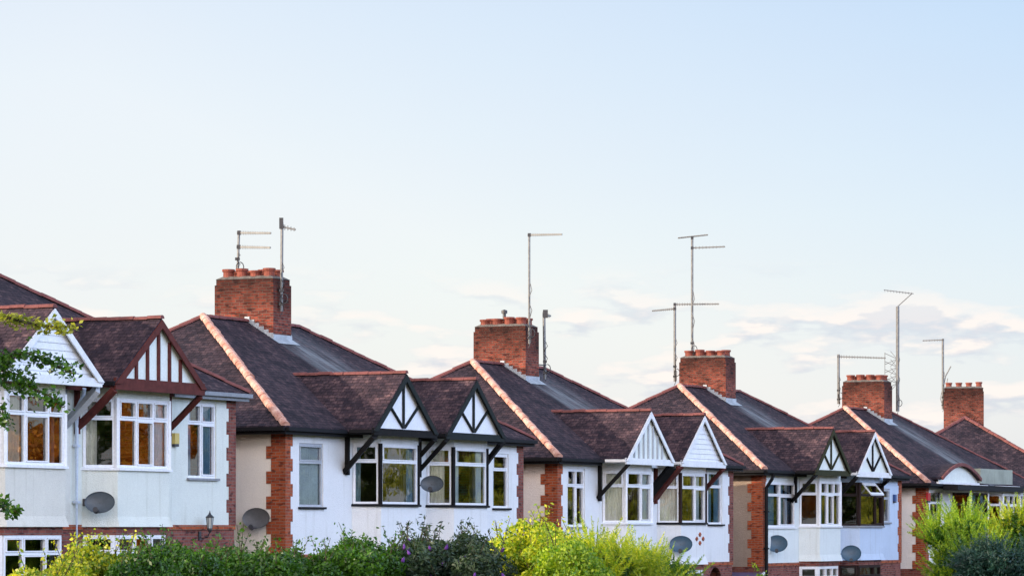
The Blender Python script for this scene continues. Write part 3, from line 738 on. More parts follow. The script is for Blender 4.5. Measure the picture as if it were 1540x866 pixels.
def open_light(root):
    m = MB(); P, d, l = facet((8.35, -.62), (10.9, -.62))
    for a0, a1 in ((.1, 1.5),):
        z = EV - .78; o, w = .34, .045
        for (x0, x1, t0, t1) in ((a0, a1, 1 - .15, 1), (a0, a1, 0, .15), (a0, a0 + .06, .15, .85), (a1 - .06, a1, .15, .85)):
            q = lambda x, t, e: (8.35 + x, -.66 - o * (1 - t) - e * .4, z + .40 * t - .0 + e)
            m.hexa([q(x0, t0, 0), q(x1, t0, 0), q(x1, t1, 0), q(x0, t1, 0), q(x0, t0, w), q(x1, t0, w), q(x1, t1, w), q(x0, t1, w)])
    m.build('open_sash', 'upvc', root)
p4['extra'] = [open_light]

H1 = make_pair(-16.92, 0, 3.1258, 14.57, p1)
H2 = make_pair(.005, 0, 2.4221, 14.11, p2)
H3 = make_pair(16.81, .198, 1.9925, 14.18, p3)
H4 = make_pair(34.08, .386, 1.9078, 14.79, p4)
H5 = make_pair(51.03, .189, 1.6653, 14.5, p5)
HOUSES = dict(p1=(-16.92, 0, 3.1258), p2=(.005, 0, 2.4221), p3=(16.81, .198, 1.9925), p4=(34.08, .386, 1.9078), p5=(51.03, .189, 1.6653))
def LW(p, u, v, dz):   # dz relative to eaves
    u0, v0, E = HOUSES[p]; return W(u0 + u, v0 + v, CAMZ + E + dz)

# ---- far house, end on
def far_house():
    ap = Vector((20.23, 160, CAMZ + 4.92)); e = Vector((.126, .992)); n = Vector((-.992, .126))
    o = Vector((ap.x, ap.y)) - e * 4.8 - n * 4.8
    root = empty('hipped_house', (o.x, o.y, ap.z - 2.94 - 5.0), math.atan2(e.y, e.x))
    tag(root, 'farthest house, end on, with red ridges and a stack of four pots', 'house')
    Z = 5.0; zr = Z + 2.94; Lh = 15
    w = MB(); wall(w, (.3, .3), (1, 0), Lh - .6, 0, Z - .03, []); wall(w, (Lh - .3, .3), (0, 1), 9, 0, Z - .03, []); wall(w, (Lh - .3, 9.3), (-1, 0), Lh - .6, 0, Z - .03, []); wall(w, (.3, 9.3), (0, -1), 9, 0, Z - .03, [(3, 4.4, 2.8, 4.2), (5.4, 6.8, 2.8, 4.2)])
    w.build('wall', 'white_render', root)
    for a in (3, 5.4): make_window(root, (.3, 9.3), (0, -1), a, a + 1.4, 2.8, 4.2, [1, 1])
    r = MB(); A, B, C, D = (0, 0, Z), (Lh, 0, Z), (Lh, 9.6, Z), (0, 9.6, Z); m1, m2 = (4.8, 4.8, zr), (Lh - 4.8, 4.8, zr)
    r.face([A, B, m2, m1]); r.face([B, C, m2]); r.face([C, D, m1, m2]); r.face([D, A, m1]); r.face([A, D, C, B])
    rf = r.build('roof', 'roof_tile', root)
    t = MB(); up = Vector((0, 0, .02))
    for a, b in ((A, m1), (D, m1), (B, m2), (C, m2), (m1, m2)): ridge_run(t, Vector(a) + up, Vector(b) + up, .10)
    t.build('ridge_tiles', 'ridge_clay', rf)
    cu, cv = 7.2, 4.85
    chimney(root, cu, cv, 1.0, 1.8, Z + 2.94 + 1.4, [(cu, cv + k) for k in (-.68, -.23, .22, .67)], Z + 1, False, None, .14, .24)
    g = MB(); g.box(-.1, .0, 0, 9.6, Z - .1, Z + .0); g.build('gutter', 'gutter_black', root)
    return root
far_house()

# ------------------------------------------------------------------ aerials, dishes, small fixtures
AR = -Vector((-C_, S_, 0))          # away from the back, towards the street
GREY = 'metal_grey'
def aerial(label, base, height, arms, lean=(0, 0), r=.022, extra=None):
    root = empty('tv_aerial', base); tag(root, label, 'tv aerial', 'television aerials on the chimney stacks')
    m = MB(); top = Vector((lean[0], lean[1], height)); m.tube([(0, 0, 0), top * .5, top], r * 1.5, 8); m.build('mast', GREY, root)
    for kz in (.15, .5):
        k = MB(); k.box(-.06, .06, -.05, .05, kz, kz + .07); k.build('bracket', 'metal_dark', root)
    cb = MB(); cz = [(.03 + .05 * math.sin(i * 1.9), -.05 + .03 * math.cos(i * 2.3), height * .55 * (1 - i / 9) - .12 * (i > 7)) for i in range(10)]
    cb.tube(cz, .011, 5); cb.tube([(.07 + .10 * math.cos(a * .7), -.06, .32 + .13 * math.sin(a * .7)) for a in range(10)], .014, 5); cb.build('cable', 'metal_dark', root)
    for a in arms:
        h, d, ln, el, ne, kind = a[:6]; dz = a[6] if len(a) > 6 else 0; back = a[7] if len(a) > 7 else .05
        d = Vector(d).normalized(); p = top * (h / height); b = MB()
        p0 = p - d * back; p1_ = p + d * ln + Vector((0, 0, dz))
        b.beam(p0, p1_, .045, .045)
        side = d.cross(Vector((0, 0, 1))).normalized(); ax = Vector((0, 0, 1)) if kind == 'v' else side
        for i in range(ne):
            q = p0.lerp(p1_, (i + .5) / ne); e = el * (1.1 - .5 * i / ne)
            b.tube([q - ax * e / 2, q + ax * e / 2], .011, 5)
        if kind == 'g':
            pass
        b.build('boom', GREY, root)
        c = MB(); c.box(p.x - .045, p.x + .045, p.y - .045, p.y + .045, p.z - .05, p.z + .05); c.build('clamp', 'metal_dark', root)
    if extra: extra(root, top)
    return root
E_ = Vector((S_, C_, 0)); RT = Vector((1, -.15, 0))
b = LW('p2', 7.45, 5.2, 4.1); aerial('aerial with two stacked horizontal booms behind pots of largest stack', b, 1.28, [(1.22, AR, .95, .10, 14, 'v', -.04), (.85, AR, .95, .10, 14, 'v', -.05)], (.04, 0))
def rot_head(root, top):
    m = MB(); m.box(-.05, .05, -.06, .06, top.z - .16, top.z + .12); m.build('motor', 'metal_dark', root)
b = LW('p2', 6.99, 3.66, 3.2); aerial('aerial with short tilted boom clamped to front corner of largest stack', b, 2.3, [(2.2, RT, .36, .14, 5, 'v', -.09)], (.02, 0), .026, rot_head)
b = LW('p3', 6.5, 3.62, 3.55); aerial('very tall thin mast with one long boom on second stack', b, 3.3, [(3.28, AR, 1.08, .09, 16, 'v', -.02)], (0, 0), .022)
b = LW('p3', 7.98, 3.75, 2.55)
def stub(root, top):
    m = MB(); m.tube([(0, 0, .42), tuple(Vector((-S_, -C_, 0)) * .45 + Vector((0, 0, .42)))], .02, 6); m.build('wall_bracket', 'metal_dark', root); m = MB(); m.box(-.06, .09, -.06, .06, top.z - .18, top.z + .06); m.build('antenna_head', 'metal_dark', root)
aerial('leaning short pole aerial standing right of second stack', b, 2.05, [(1.95, E_, .5, .16, 5, 'v')], (-.03, 0), .03, stub)
b = LW('p4', 7.1, 5.75, 3.2); aerial('shorter aerial left of third stack with booms both ways', b, 2.75, [(2.55, -RT, .8, .1, 12, 'v', -.07), (2.7, RT, 1.55, .1, 18, 'v', .0)], (0, 0), .03)
b = LW('p4', 7.1, 5.1, 4.0); aerial('tallest aerial with wide comb top and side boom on third stack', b, 4.25, [(4.2, RT, .55, .22, 14, 'h', .1, .5), (3.85, RT, 1.15, .10, 10, 'v', .03)], (0, 0), .028)
b = LW('p5', 7.2, 5.75, 3.2); aerial('short aerial with long spiky boom left of fourth stack', b, 1.95, [(1.86, RT, 1.85, .13, 18, 'v', -.07)], (0, 0), .035)
def grid(root, top):
    m = MB()
    for s in (-1, 1):
        for k in range(4):
            z = 2.05 - .32 * k
            m.tube([(-.02, 0, z), (-.5, 0, z + s * .22)], .012, 5); m.tube([(-.02, 0, z), (-.28, 0, z + s * .3)], .01, 5)
    m.tube([(-.5, 0, .95), (-.5, 0, 2.3)], .012, 5)
    m.build('grid_antenna', GREY, root)
    m = MB(); m.tube([top, top + Vector((.55, 0, .5))], .02, 6); m.build('arm', GREY, root)
    m = MB(); m.beam(top + Vector((.62, 0, .5)), top + Vector((-.55, -.1, .64)), .03, .03)
    for i in range(10):
        q = top + Vector((.55 - 1.05 * i / 9, 0, .51 + .012 * i)); m.tube([q - Vector((0, 0, .05)), q + Vector((0, 0, .05))], .008, 5)
    m.build('boom', GREY, root)
b = LW('p5', 7.75, 3.5, 2.9); aerial('tall mast with elbow arm and grid antenna at fourth stack', b, 4.1, [], (0, 0), .045, grid)
b = Vector(((1418 - 770) / 5386 * 163, 163, CAMZ + 5.4)); 
def twig(root, top):
    m = MB(); m.tube([(0, 0, .9), (.12, 0, 1.5), (.36, 0, 1.95)], .03, 6); m.tube([(-.0, 0, .3), (.16, 0, 1.1), (.22, 0, 1.4)], .022, 6); m.tube([(0, 0, .1), (-.12, 0, .5), (.02, 0, 1.1)], .015, 6); m.build('cable', GREY, root)
aerial('aerial with left pointing boom on the farthest four pot stack', b, 3.2, [(3.15, -RT, .92, .10, 8, 'v', -.03)], (0, 0), .035, twig)

def dish(label, p, w, h, m, mountdir, nrm=(-.1, -1, .22)):
    root = empty('satellite_dish', p); tag(root, label, 'satellite dish', 'satellite dishes on the house walls')
    n = Vector(nrm).normalized(); x = n.cross(Vector((0, 0, 1))).normalized() * -1; y = n.cross(x) * -1
    if y.z < 0: y = -y
    mb = MB(); rings = 7; seg = 26; P = []
    for s in (0, 1):
        for i in range(rings + 1):
            r = i / rings
            for k in range(seg):
                a = 2 * math.pi * k / seg
                q = x * (math.cos(a) * r * w / 2) + y * (math.sin(a) * r * h / 2) + n * (r * r * .07 - .05 - s * .012); mb.v.append(tuple(q))
    off = (rings + 1) * seg
    for s in (0, 1):
        for i in range(rings):
            for k in range(seg):
                k2 = (k + 1) % seg; f = (s * off + i * seg + k, s * off + i * seg + k2, s * off + (i + 1) * seg + k2, s * off + (i + 1) * seg + k)
                mb.f.append(f if s else f[::-1]); mb.m.append(0)
    for k in range(seg):
        k2 = (k + 1) % seg; mb.f.append((rings * seg + k, rings * seg + k2, off + rings * seg + k2, off + rings * seg + k)); mb.m.append(0)
    mb.build('reflector', m, root, smooth=True)
    a = MB(); tip = n * .36 - y * (h * .60); a.beam(-y * (h * .45) - n * .03, tip, .038, .038); a.build('lnb_arm', 'metal_dark', root)
    l = MB(); l.tube([tip - n * .06 + y * .02, tip + n * .05 + y * .04], .06, 8); l.build('lnb', 'metal_dark', root)
    k = MB(); md = Vector(mountdir); k.tube([-n * .06, -n * .12 + md * .5, md], .02, 7); k.box(md.x - .05, md.x + .05, md.y - .05, md.y + .05, md.z - .08, md.z + .08); k.build('wall_bracket', 'metal_dark', root)
    return root
back = Vector((-C_, S_, 0))
dish('large grey dish below right bay of nearest pair, beside downpipe', LW('p1', 7.62, -.55, -2.58), .66, .47, 'dish_grey', back * .42 + Vector((.05, 0, 0)))
dish('warm grey dish on the cream side wall beside brick quoin', LW('p2', -.06, .62, -2.19), .68, .50, 'dish_warm', Vector((S_ * .24, C_ * .24, 0)), (-.25, -1, .15))
dish('dark dish mounted between the two bays of the white timbered pair', LW('p2', 7.1, -.62, -1.3), .60, .43, 'dish_grey', back * .7 + Vector((-.1, 0, -.02)))
dish('blue grey dish beside red diamond ornament on white bay wall', LW('p3', 7.95, -.72, -2.48), .69, .52, 'dish_blue', back * .5 + Vector((-.2, 0, 0)))
dish('blue dish left of the bay on pale cream wall, beside black downpipe', LW('p4', 1.05, -.22, -2.42), .70, .57, 'dish_blue', back * .2 + Vector((-.1, 0, 0)))
dish('blue dish low between pale cream and pale blue walls', LW('p4', 7.34, -.65, -2.78), .69, .57, 'dish_blue', back * .55)

def lantern():
    p = LW('p1', 12.95, -.28, -3.0); root = empty('wall_lantern', p, ROT); tag(root, 'small black carriage lantern on brickwork below flat window', 'wall lamp')
    m = MB(); m.lathe((0, 0, .12), [(.0, .16), (.02, .1), (.03, .07), (.10, .0), (.085, -.01)], 6); m.lathe((0, 0, -.16), [(.05, .03), (.06, .0), (.03, -.05), (.0, -.09)], 6)
    for k in range(6):
        a = k * math.pi / 3; m.tube([(.082 * math.cos(a), .082 * math.sin(a), .115), (.055 * math.cos(a), .055 * math.sin(a), -.14)], .007, 4)
    m.build('lantern_body', 'metal_dark', root)
    g = MB(); g.lathe((0, 0, 0), [(.076, .11), (.05, -.13)], 6); g.build('lamp_glass', 'lamp_glass', root)
    a = MB(); a.tube([(0, 0, -.2), (0, .05, -.33), (0, .2, -.36), (0, .27, -.3)], .014, 6); a.box(-.05, .05, .245, .275, -.4, -.2); a.build('arm', 'metal_dark', root)
lantern()
def alarm(label, p, m, w=.2, h=.3):
    root = empty('alarm_box', p, ROT); tag(root, label, 'alarm box')
    a = MB(); a.box(-w / 2, w / 2, -.08, 0, -h * .3, h / 2); a.build('cover', m, root, bevel=.012)
    b_ = MB(); b_.box(-w / 2 + .004, w / 2 - .004, -.074, 0, -h / 2, -h * .3 - .002); b_.build('base', 'metal_dark', root, bevel=.01)
alarm('yellow alarm box on wall between brown bracket and flat window', LW('p1', 11.75, -.03, -1.15), 'alarm_yellow')
alarm('blue alarm box at right end of the pale blue house', LW('p4', 13.95, -.03, -.85), 'alarm_blue')
alarm('red alarm box on brick quoin under far eaves', LW('p5', .3, -.05, -.55), 'alarm_red', .3, .35)
def cowl():
    p = LW('p3', 6.85, 4.6, 4.3); root = empty('flue_cowl', p); tag(root, 'small dark metal cowl rising behind the pots of second stack', 'flue cowl')
    m = MB(); m.lathe((0, 0, 0), [(.05, 0), (.05, .2), (.09, .21), (.09, .3), (.0, .33)], 10); m.build('pipe', 'metal_dark', root)
cowl()
def porch():
    p = LW('p4', .0, 1.2, 0); root = empty('porch_canopy', LW('p4', 0, 0, -5.1), ROT); tag(root, 'lean-to porch roof with purple slates between two house pairs', 'porch')
    m = MB(); z = EV - 3.2
    m.hexa([(-1.9, -.1, z - .75), (.1, -.1, z - .2), (.1, 1.6, z - .2), (-1.9, 1.6, z - .75), (-1.9, -.1, z - .7), (.1, -.1, z - .15), (.1, 1.6, z - .15), (-1.9, 1.6, z - .7)]); m.build('roof', 'slate_purple', root)
    f = MB(); f.beam((-1.9, -.13, z - .74), (.1, -.13, z - .18), .05, .1); f.build('verge_board', 'white_board', root)
    w = MB(); w.box(-1.85, .18, 0, .1, 0, z - .78); w.box(-1.85, -1.75, .1, 1.6, 0, z - .78); w.build('wall', 'brick_low', root)
porch()

# ------------------------------------------------------------------ ground
def zground(u):
    pts = [(-400, 1.1), (-40, 1.05), (-17, .73), (0, .05), (17, -.35), (34, -.5), (51, -.73), (80, -1.0), (400, -2)]
    for i in range(len(pts) - 1):
        if u <= pts[i + 1][0]:
            t = max(0, (u - pts[i][0]) / (pts[i + 1][0] - pts[i][0])); return pts[i][1] * (1 - t) + pts[i + 1][1] * t
    return -2
def strip(name, v0, v1, dz, m, us=None, thick=0):
    us = us or [-400, -120, -60, -40, -28, -17, -8, 0, 8, 17, 25, 34, 42, 51, 65, 80, 120, 400]
    mb = MB()
    for a, b in zip(us[:-1], us[1:]):
        A = [W(a, v0, zground(a) + dz), W(b, v0, zground(b) + dz), W(b, v1, zground(b) + dz), W(a, v1, zground(a) + dz)]
        mb.face(A)
        if thick: mb.face([A[0] - Vector((0, 0, thick)), A[1] - Vector((0, 0, thick)), A[1], A[0]]); mb.face([A[3], A[2], A[2] - Vector((0, 0, thick)), A[3] - Vector((0, 0, thick))])
    return tag(mb.build(name, m), kind='structure')
us_ = [-3000, -400, -120, -60, -40, -28, -17, -8, 0, 8, 17, 25, 34, 42, 51, 65, 80, 120, 400, 3000]
strip('ground', -3000, 3000, -.03, 'ground_grass', us_)
strip('pavement', -15.2, -13.2, .1, 'paving', thick=.14)
strip('road', -23, -15.2, -.02, 'asphalt')
strip('far_pavement', -25, -23, .1, 'paving', thick=.14)
mk = MB()
for u in range(-100, 110, 6): mk.face([W(u, -19.15, zground(u) - .012), W(u + 3, -19.15, zground(u + 3) - .012), W(u + 3, -19.05, zground(u + 3) - .012), W(u, -19.05, zground(u) - .012)])
tag(mk.build('road_markings', 'road_paint'), kind='structure')

# ------------------------------------------------------------------ foliage
def leaf_object(name, pts, nrm, size, m, parent, aspect=.55, jitter=.9):
    n = len(pts)
    nrm = nrm + RNG.normal(0, jitter, (n, 3)); nrm /= np.linalg.norm(nrm, axis=1)[:, None] + 1e-9
    t = RNG.normal(0, 1, (n, 3)); t -= (t * nrm).sum(1)[:, None] * nrm; t /= np.linalg.norm(t, axis=1)[:, None] + 1e-9
    b = np.cross(nrm, t)
    s = (size * RNG.uniform(.6, 1.35, n))[:, None]
    v = np.stack([pts - t * s * .5, pts + b * s * aspect * .5 + nrm * s * .08, pts + t * s * .5, pts - b * s * aspect * .5 + nrm * s * .08], 1).reshape(-1, 3)
    return raw_mesh(name, v, 4, n, m, parent)
def raw_mesh(name, v, k, n, m, parent):
    me = bpy.data.meshes.new(name)
    me.vertices.add(len(v)); me.vertices.foreach_set('co', v.astype(np.float32).ravel())
    me.loops.add(n * k); me.loops.foreach_set('vertex_index', np.arange(n * k, dtype=np.int32))
    me.polygons.add(n); me.polygons.foreach_set('loop_start', np.arange(0, n * k, k, dtype=np.int32))
    try: me.polygons.foreach_set('loop_total', np.full(n, k, dtype=np.int32))
    except Exception: pass
    me.update(calc_edges=True); me.materials.append(MATS[m])
    o = bpy.data.objects.new(name, me); COL.objects.link(o)
    if parent: o.parent = parent
    return o
def blob_points(blobs, n, shell=.55):
    """points spread through clumpy volume; blobs (cx,cy,cz,rx,ry,rz)"""
    bl = np.array(blobs, float); wv = bl[:, 3] * bl[:, 4] * bl[:, 5]; wv = wv ** .67; wv /= wv.sum()
    idx = RNG.choice(len(bl), n, p=wv); d = RNG.normal(0, 1, (n, 3)); d /= np.linalg.norm(d, axis=1)[:, None]
    r = shell + (1 - shell) * RNG.uniform(0, 1, n) ** .8
    r *= 1 + .12 * np.sin(d[:, 0] * 9 + idx) * np.cos(d[:, 2] * 8 + idx * 2)
    p = bl[idx, :3] + d * bl[idx, 3:] * r[:, None]
    return p, d
def clumps(cx, cy, z0, z1, rx, ry, n, rmin, rmax, top=None):
    out = []
    for _ in range(n):
        a = random.uniform(0, 2 * math.pi); rr = math.sqrt(random.random()); r = random.uniform(rmin, rmax)
        x, y = rr * math.cos(a) * rx, rr * math.sin(a) * ry
        t = random.random() ** .45; zt = z1 - (rr ** 2) * (z1 - z0) * .12
        out.append((cx + x, cy + y, z0 + (zt - z0) * t - r * .6, r, r, r * random.uniform(.7, 1)))
    return out
def px(x, y, Yd): return (x - 770) / 5386 * Yd, CAMZ + (793.5 - y) / 5386 * Yd
def gz(X, Yd):
    dx, dy = X - X0, Yd - Y0; return zground(dx * S_ + dy * C_)

def bush(name, label, cat, xc, ytop, halfw, Yd, m, nleaf, size, depth=1.2, nclump=26, sprigs=40, rm=(.25, .5), group='shrubs along the front gardens', jitter=.9, aspect=.55):
    X, zt = px(xc, ytop, Yd); g = gz(X, Yd); hw = halfw / 5386 * Yd
    root = empty(name, (X, Yd, g)); tag(root, label, cat, group)
    zt -= g; zt += .12; nleaf = int(nleaf * 1.7); nclump = int(nclump * 1.5)
    bl = clumps(0, 0, .2, zt - .05, hw * .85, depth, nclump, *rm)
    p, d = blob_points(bl, nleaf)
    # loose twigs standing above the crown
    sp, sd = [], []; st = MB()
    for _ in range(sprigs):
        b0 = random.choice(bl); a = random.uniform(0, 6.28)
        s = Vector((b0[0], b0[1], b0[2] + b0[5] * .6)); dr = Vector((.45 * math.cos(a), .45 * math.sin(a), 1)).normalized(); ln = random.uniform(.25, .6)
        e = s + dr * ln; st.tube([s, e], [.008, .004], 4, cap=False)
        for k in range(16):
            q = s.lerp(e, k / 15); o = Vector((random.gauss(0, .045), random.gauss(0, .045), random.gauss(0, .02))); sp.append(q + o); sd.append((o.x, o.y, .5))
    if sp: p = np.vstack([p, np.array(sp)]); d = np.vstack([d, np.array(sd)])
    keep = p[:, 2] > .02; leaf_object('foliage', p[keep], d[keep], size, m, root, aspect, jitter)
    for _ in range(9):
        b0 = random.choice(bl); st.tube([(random.gauss(0, .15), random.gauss(0, .15), 0), (b0[0] * .4, b0[1] * .4, b0[2] * .5), (b0[0], b0[1], b0[2])], [.035, .02, .008], 5, cap=False)
    st.build('stem', 'bark', root)
    return root, bl

def conifer(name, label, xc, ytop, halfw, Yd, m, nplume, group=None, plume=(.35, .75), tight=False, depth=1.2):
    X, zt = px(xc, ytop, Yd); g = gz(X, Yd); hw = halfw / 5386 * Yd
    root = empty(name, (X, Yd, g)); tag(root, label, 'conifer', group); zt -= g
    V_, n = [], 0
    bl = clumps(0, 0, .1, zt - .35, hw * .85, depth, 24, .35, .6)
    tris = []
    for _ in range(int(nplume * 1.3)):
        b0 = random.choice(bl); d = Vector((random.gauss(0, 1), random.gauss(0, 1), random.gauss(.3, .8))).normalized()
        s = Vector(b0[:3]) + Vector((d.x * b0[3], d.y * b0[4], d.z * b0[5])) * random.uniform(.5, .9)
        ax = (d * .8 + Vector((0, 0, 1.0 if not tight else .5))).normalized(); ln = random.uniform(*plume)
        side = ax.cross(Vector((random.gauss(0, 1), random.gauss(0, 1), .3))).normalized()
        k = int(ln * 60)
        for i in range(k):
            t = i / k; q = s + ax * ln * t + d * (.12 * t * t); wdt = .15 * (1 - t * .75)
            for sg in (-1, 1):
                dr = (ax * .8 + side * sg * 1.0 + Vector((random.gauss(0, .25), random.gauss(0, .25), random.gauss(0, .25)))).normalized() * wdt * random.uniform(.6, 1.2)
                o = dr.cross(Vector((random.gauss(0, 1), random.gauss(0, 1), random.gauss(0, 1)))).normalized() * .011
                tris.append((q - o, q + o, q + dr))
    v = np.array([[tuple(a) for a in t] for t in tris]).reshape(-1, 3)
    raw_mesh('foliage', v, 3, len(tris), m, root)
    # inner mass
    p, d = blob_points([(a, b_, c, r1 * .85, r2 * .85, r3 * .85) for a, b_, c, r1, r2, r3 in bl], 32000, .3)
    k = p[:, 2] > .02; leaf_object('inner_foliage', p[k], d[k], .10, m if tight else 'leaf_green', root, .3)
    st = MB(); st.tube([(0, 0, 0), (0, 0, zt * .7)], [.09, .03], 7); st.build('trunk', 'bark', root)
    return root

bush('golden_privet', 'yellow leaved shrub lit by sun in front of nearest bay', 'shrub', 150, 828, 62, 60, 'leaf_yellow', 9000, .075, .9, 20, 40, (.16, .34))
bush('golden_privet', 'low yellow leaved shrub at bottom left corner below the bay', 'shrub', 90, 850, 60, 58, 'leaf_yellow', 6000, .075, .9, 16, 20, (.15, .3))
bush('privet_shrub', 'green shrub right of the yellow one, under the wall lantern', 'shrub', 240, 820, 66, 62, 'leaf_green', 14000, .075, 1.0, 24, 26, (.22, .42))
bush('privet_shrub', 'green shrub in front of the gap with the side wall dish', 'shrub', 345, 822, 80, 64, 'leaf_green', 15000, .075, 1.0, 26, 30, (.22, .42))
bush('privet_shrub', 'low green shrub before the brick quoin of the white pair', 'shrub', 450, 832, 66, 65, 'leaf_green', 12000, .075, 1.0, 22, 30, (.22, .42))
bush('privet_shrub', 'tall green shrub left of the purple flowered one', 'shrub', 545, 814, 66, 66, 'leaf_green', 15000, .08, 1.0, 28, 30, (.25, .45))
r_, bl_ = bush('buddleia', 'grey green shrub with purple flower spikes in front of white pair', 'shrub', 680, 808, 100, 67, 'leaf_buddleia', 24000, .11, 1.2, 34, 60, (.28, .5), aspect=.32)
fm = MB(); fm.lathe((0, 0, 0), [(.0, 0), (.03, .03), (.034, .08), (.022, .15), (.0, .22)], 7); fo = fm.build('flower_head', 'flower_purple', r_, smooth=True)
for i in range(62):
    b0 = random.choice(bl_); th = random.uniform(-1.3, 1.3) - math.pi / 2; ph = random.uniform(-.1, .7)
    q = Vector((b0[0] + b0[3] * math.cos(th) * math.cos(ph) * 1.2, b0[1] + b0[4] * math.sin(th) * math.cos(ph) * 1.3, b0[2] + b0[5] * math.sin(ph) * 1.15))
    o = fo if i == 0 else fo.copy()
    if i: COL.objects.link(o); o.parent = r_
    o.location = q; o.rotation_euler = (random.uniform(-.6, .9), random.uniform(-.7, .7), 0); s = random.uniform(.7, 1.15); o.scale = (s, s, s * .6)
bush('golden_shrub', 'bright yellow green shrub behind the purple flowers', 'shrub', 795, 792, 62, 70, 'leaf_gold', 12000, .08, .8, 20, 50, (.22, .4))
bush('green_shrub', 'lime green shrub between purple flowers and golden conifer', 'shrub', 865, 816, 55, 66, 'leaf_lime', 11000, .07, 1, 20, 20, (.22, .4))
conifer('golden_conifer', 'feathery golden conifer before the bay with the pale curtains', 915, 791, 84, 72, 'leaf_gold', 620, None, (.3, .65))
conifer('golden_conifer', 'spreading end of golden conifer growth below dish with diamonds', 985, 812, 50, 73, 'leaf_lime', 260, None, (.25, .6))
conifer('lime_conifer', 'bright lime conifer in front of the far white pair', 1458, 750, 60, 88, 'leaf_lime', 560, None, (.35, .7))
conifer('lime_conifer', 'sunlit conifer top touching the right edge', 1535, 742, 46, 90, 'leaf_gold', 420, None, (.35, .7))
conifer('dark_conifer', 'dark blue green conifer in front of the lime one, right corner', 1508, 784, 68, 80, 'leaf_dark', 560, None, (.12, .3), True, .7)
bush('privet_shrub', 'dark green shrub between the yellow leaved one and the lantern wall', 'shrub', 215, 840, 50, 59, 'leaf_green', 11000, .075, .9, 22, 10, (.22, .42))
bush('privet_shrub', 'dark green shrub filling the hedge before the side wall dish', 'shrub', 290, 834, 60, 61, 'leaf_green', 12000, .075, .9, 22, 14, (.22, .42))
bush('privet_shrub', 'dark green shrub filling the hedge below the brick quoin', 'shrub', 400, 834, 60, 63, 'leaf_green', 12000, .075, .9, 22, 14, (.22, .42))
bush('golden_shrub', 'low yellow green shrub at the foot of the brick quoin between second and third pairs', 'shrub', 835, 808, 45, 69, 'leaf_gold', 9000, .075, .7, 18, 30, (.2, .35))
bush('green_shrub', 'small green shrub in the gap beside the purple lean-to roof', 'shrub', 1143, 862, 10, 100, 'leaf_lime', 1500, .08, .3, 6, 8, (.15, .25))

# ---- trees
def tree(name, label, base, height, cr, m, nleaf, leaf, group=None, trunk_r=.22, ncl=34, boughs=None, cat='tree'):
    root = empty(name, base); tag(root, label, cat, group)
    t = MB(); pts = [Vector((0, 0, 0))]
    for i in range(1, 7): pts.append(Vector((random.gauss(0, .1) * i * .4, random.gauss(0, .1) * i * .4, height * .8 * i / 6)))
    t.tube(pts, [trunk_r * (1 - .13 * i) for i in range(7)], 9); bl = []
    for i in range(ncl):
        a = random.uniform(0, 6.28); z = random.uniform(.28, 1); w = math.sin(math.pi * min(1, (z - .12) / .95)) ** .6
        rr = cr * w * random.uniform(.35, 1); r = random.uniform(.14, .26) * cr
        c = Vector((rr * math.cos(a), rr * math.sin(a), height * z - r * .5)); bl.append((c.x, c.y, c.z, r * 1.2, r * 1.2, r * .85))
        s = pts[min(6, max(1, int(z * 5)))]; mid = s.lerp(c, .5) + Vector((0, 0, .15 * cr * random.random()))
        t.tube([s, mid, c], [trunk_r * .3, trunk_r * .18, .02], 5, cap=False)
    t.build('trunk', 'bark', root); p, d = blob_points(bl, nleaf, .35); leaf_object('crown', p, d, leaf, m, root)
    return root
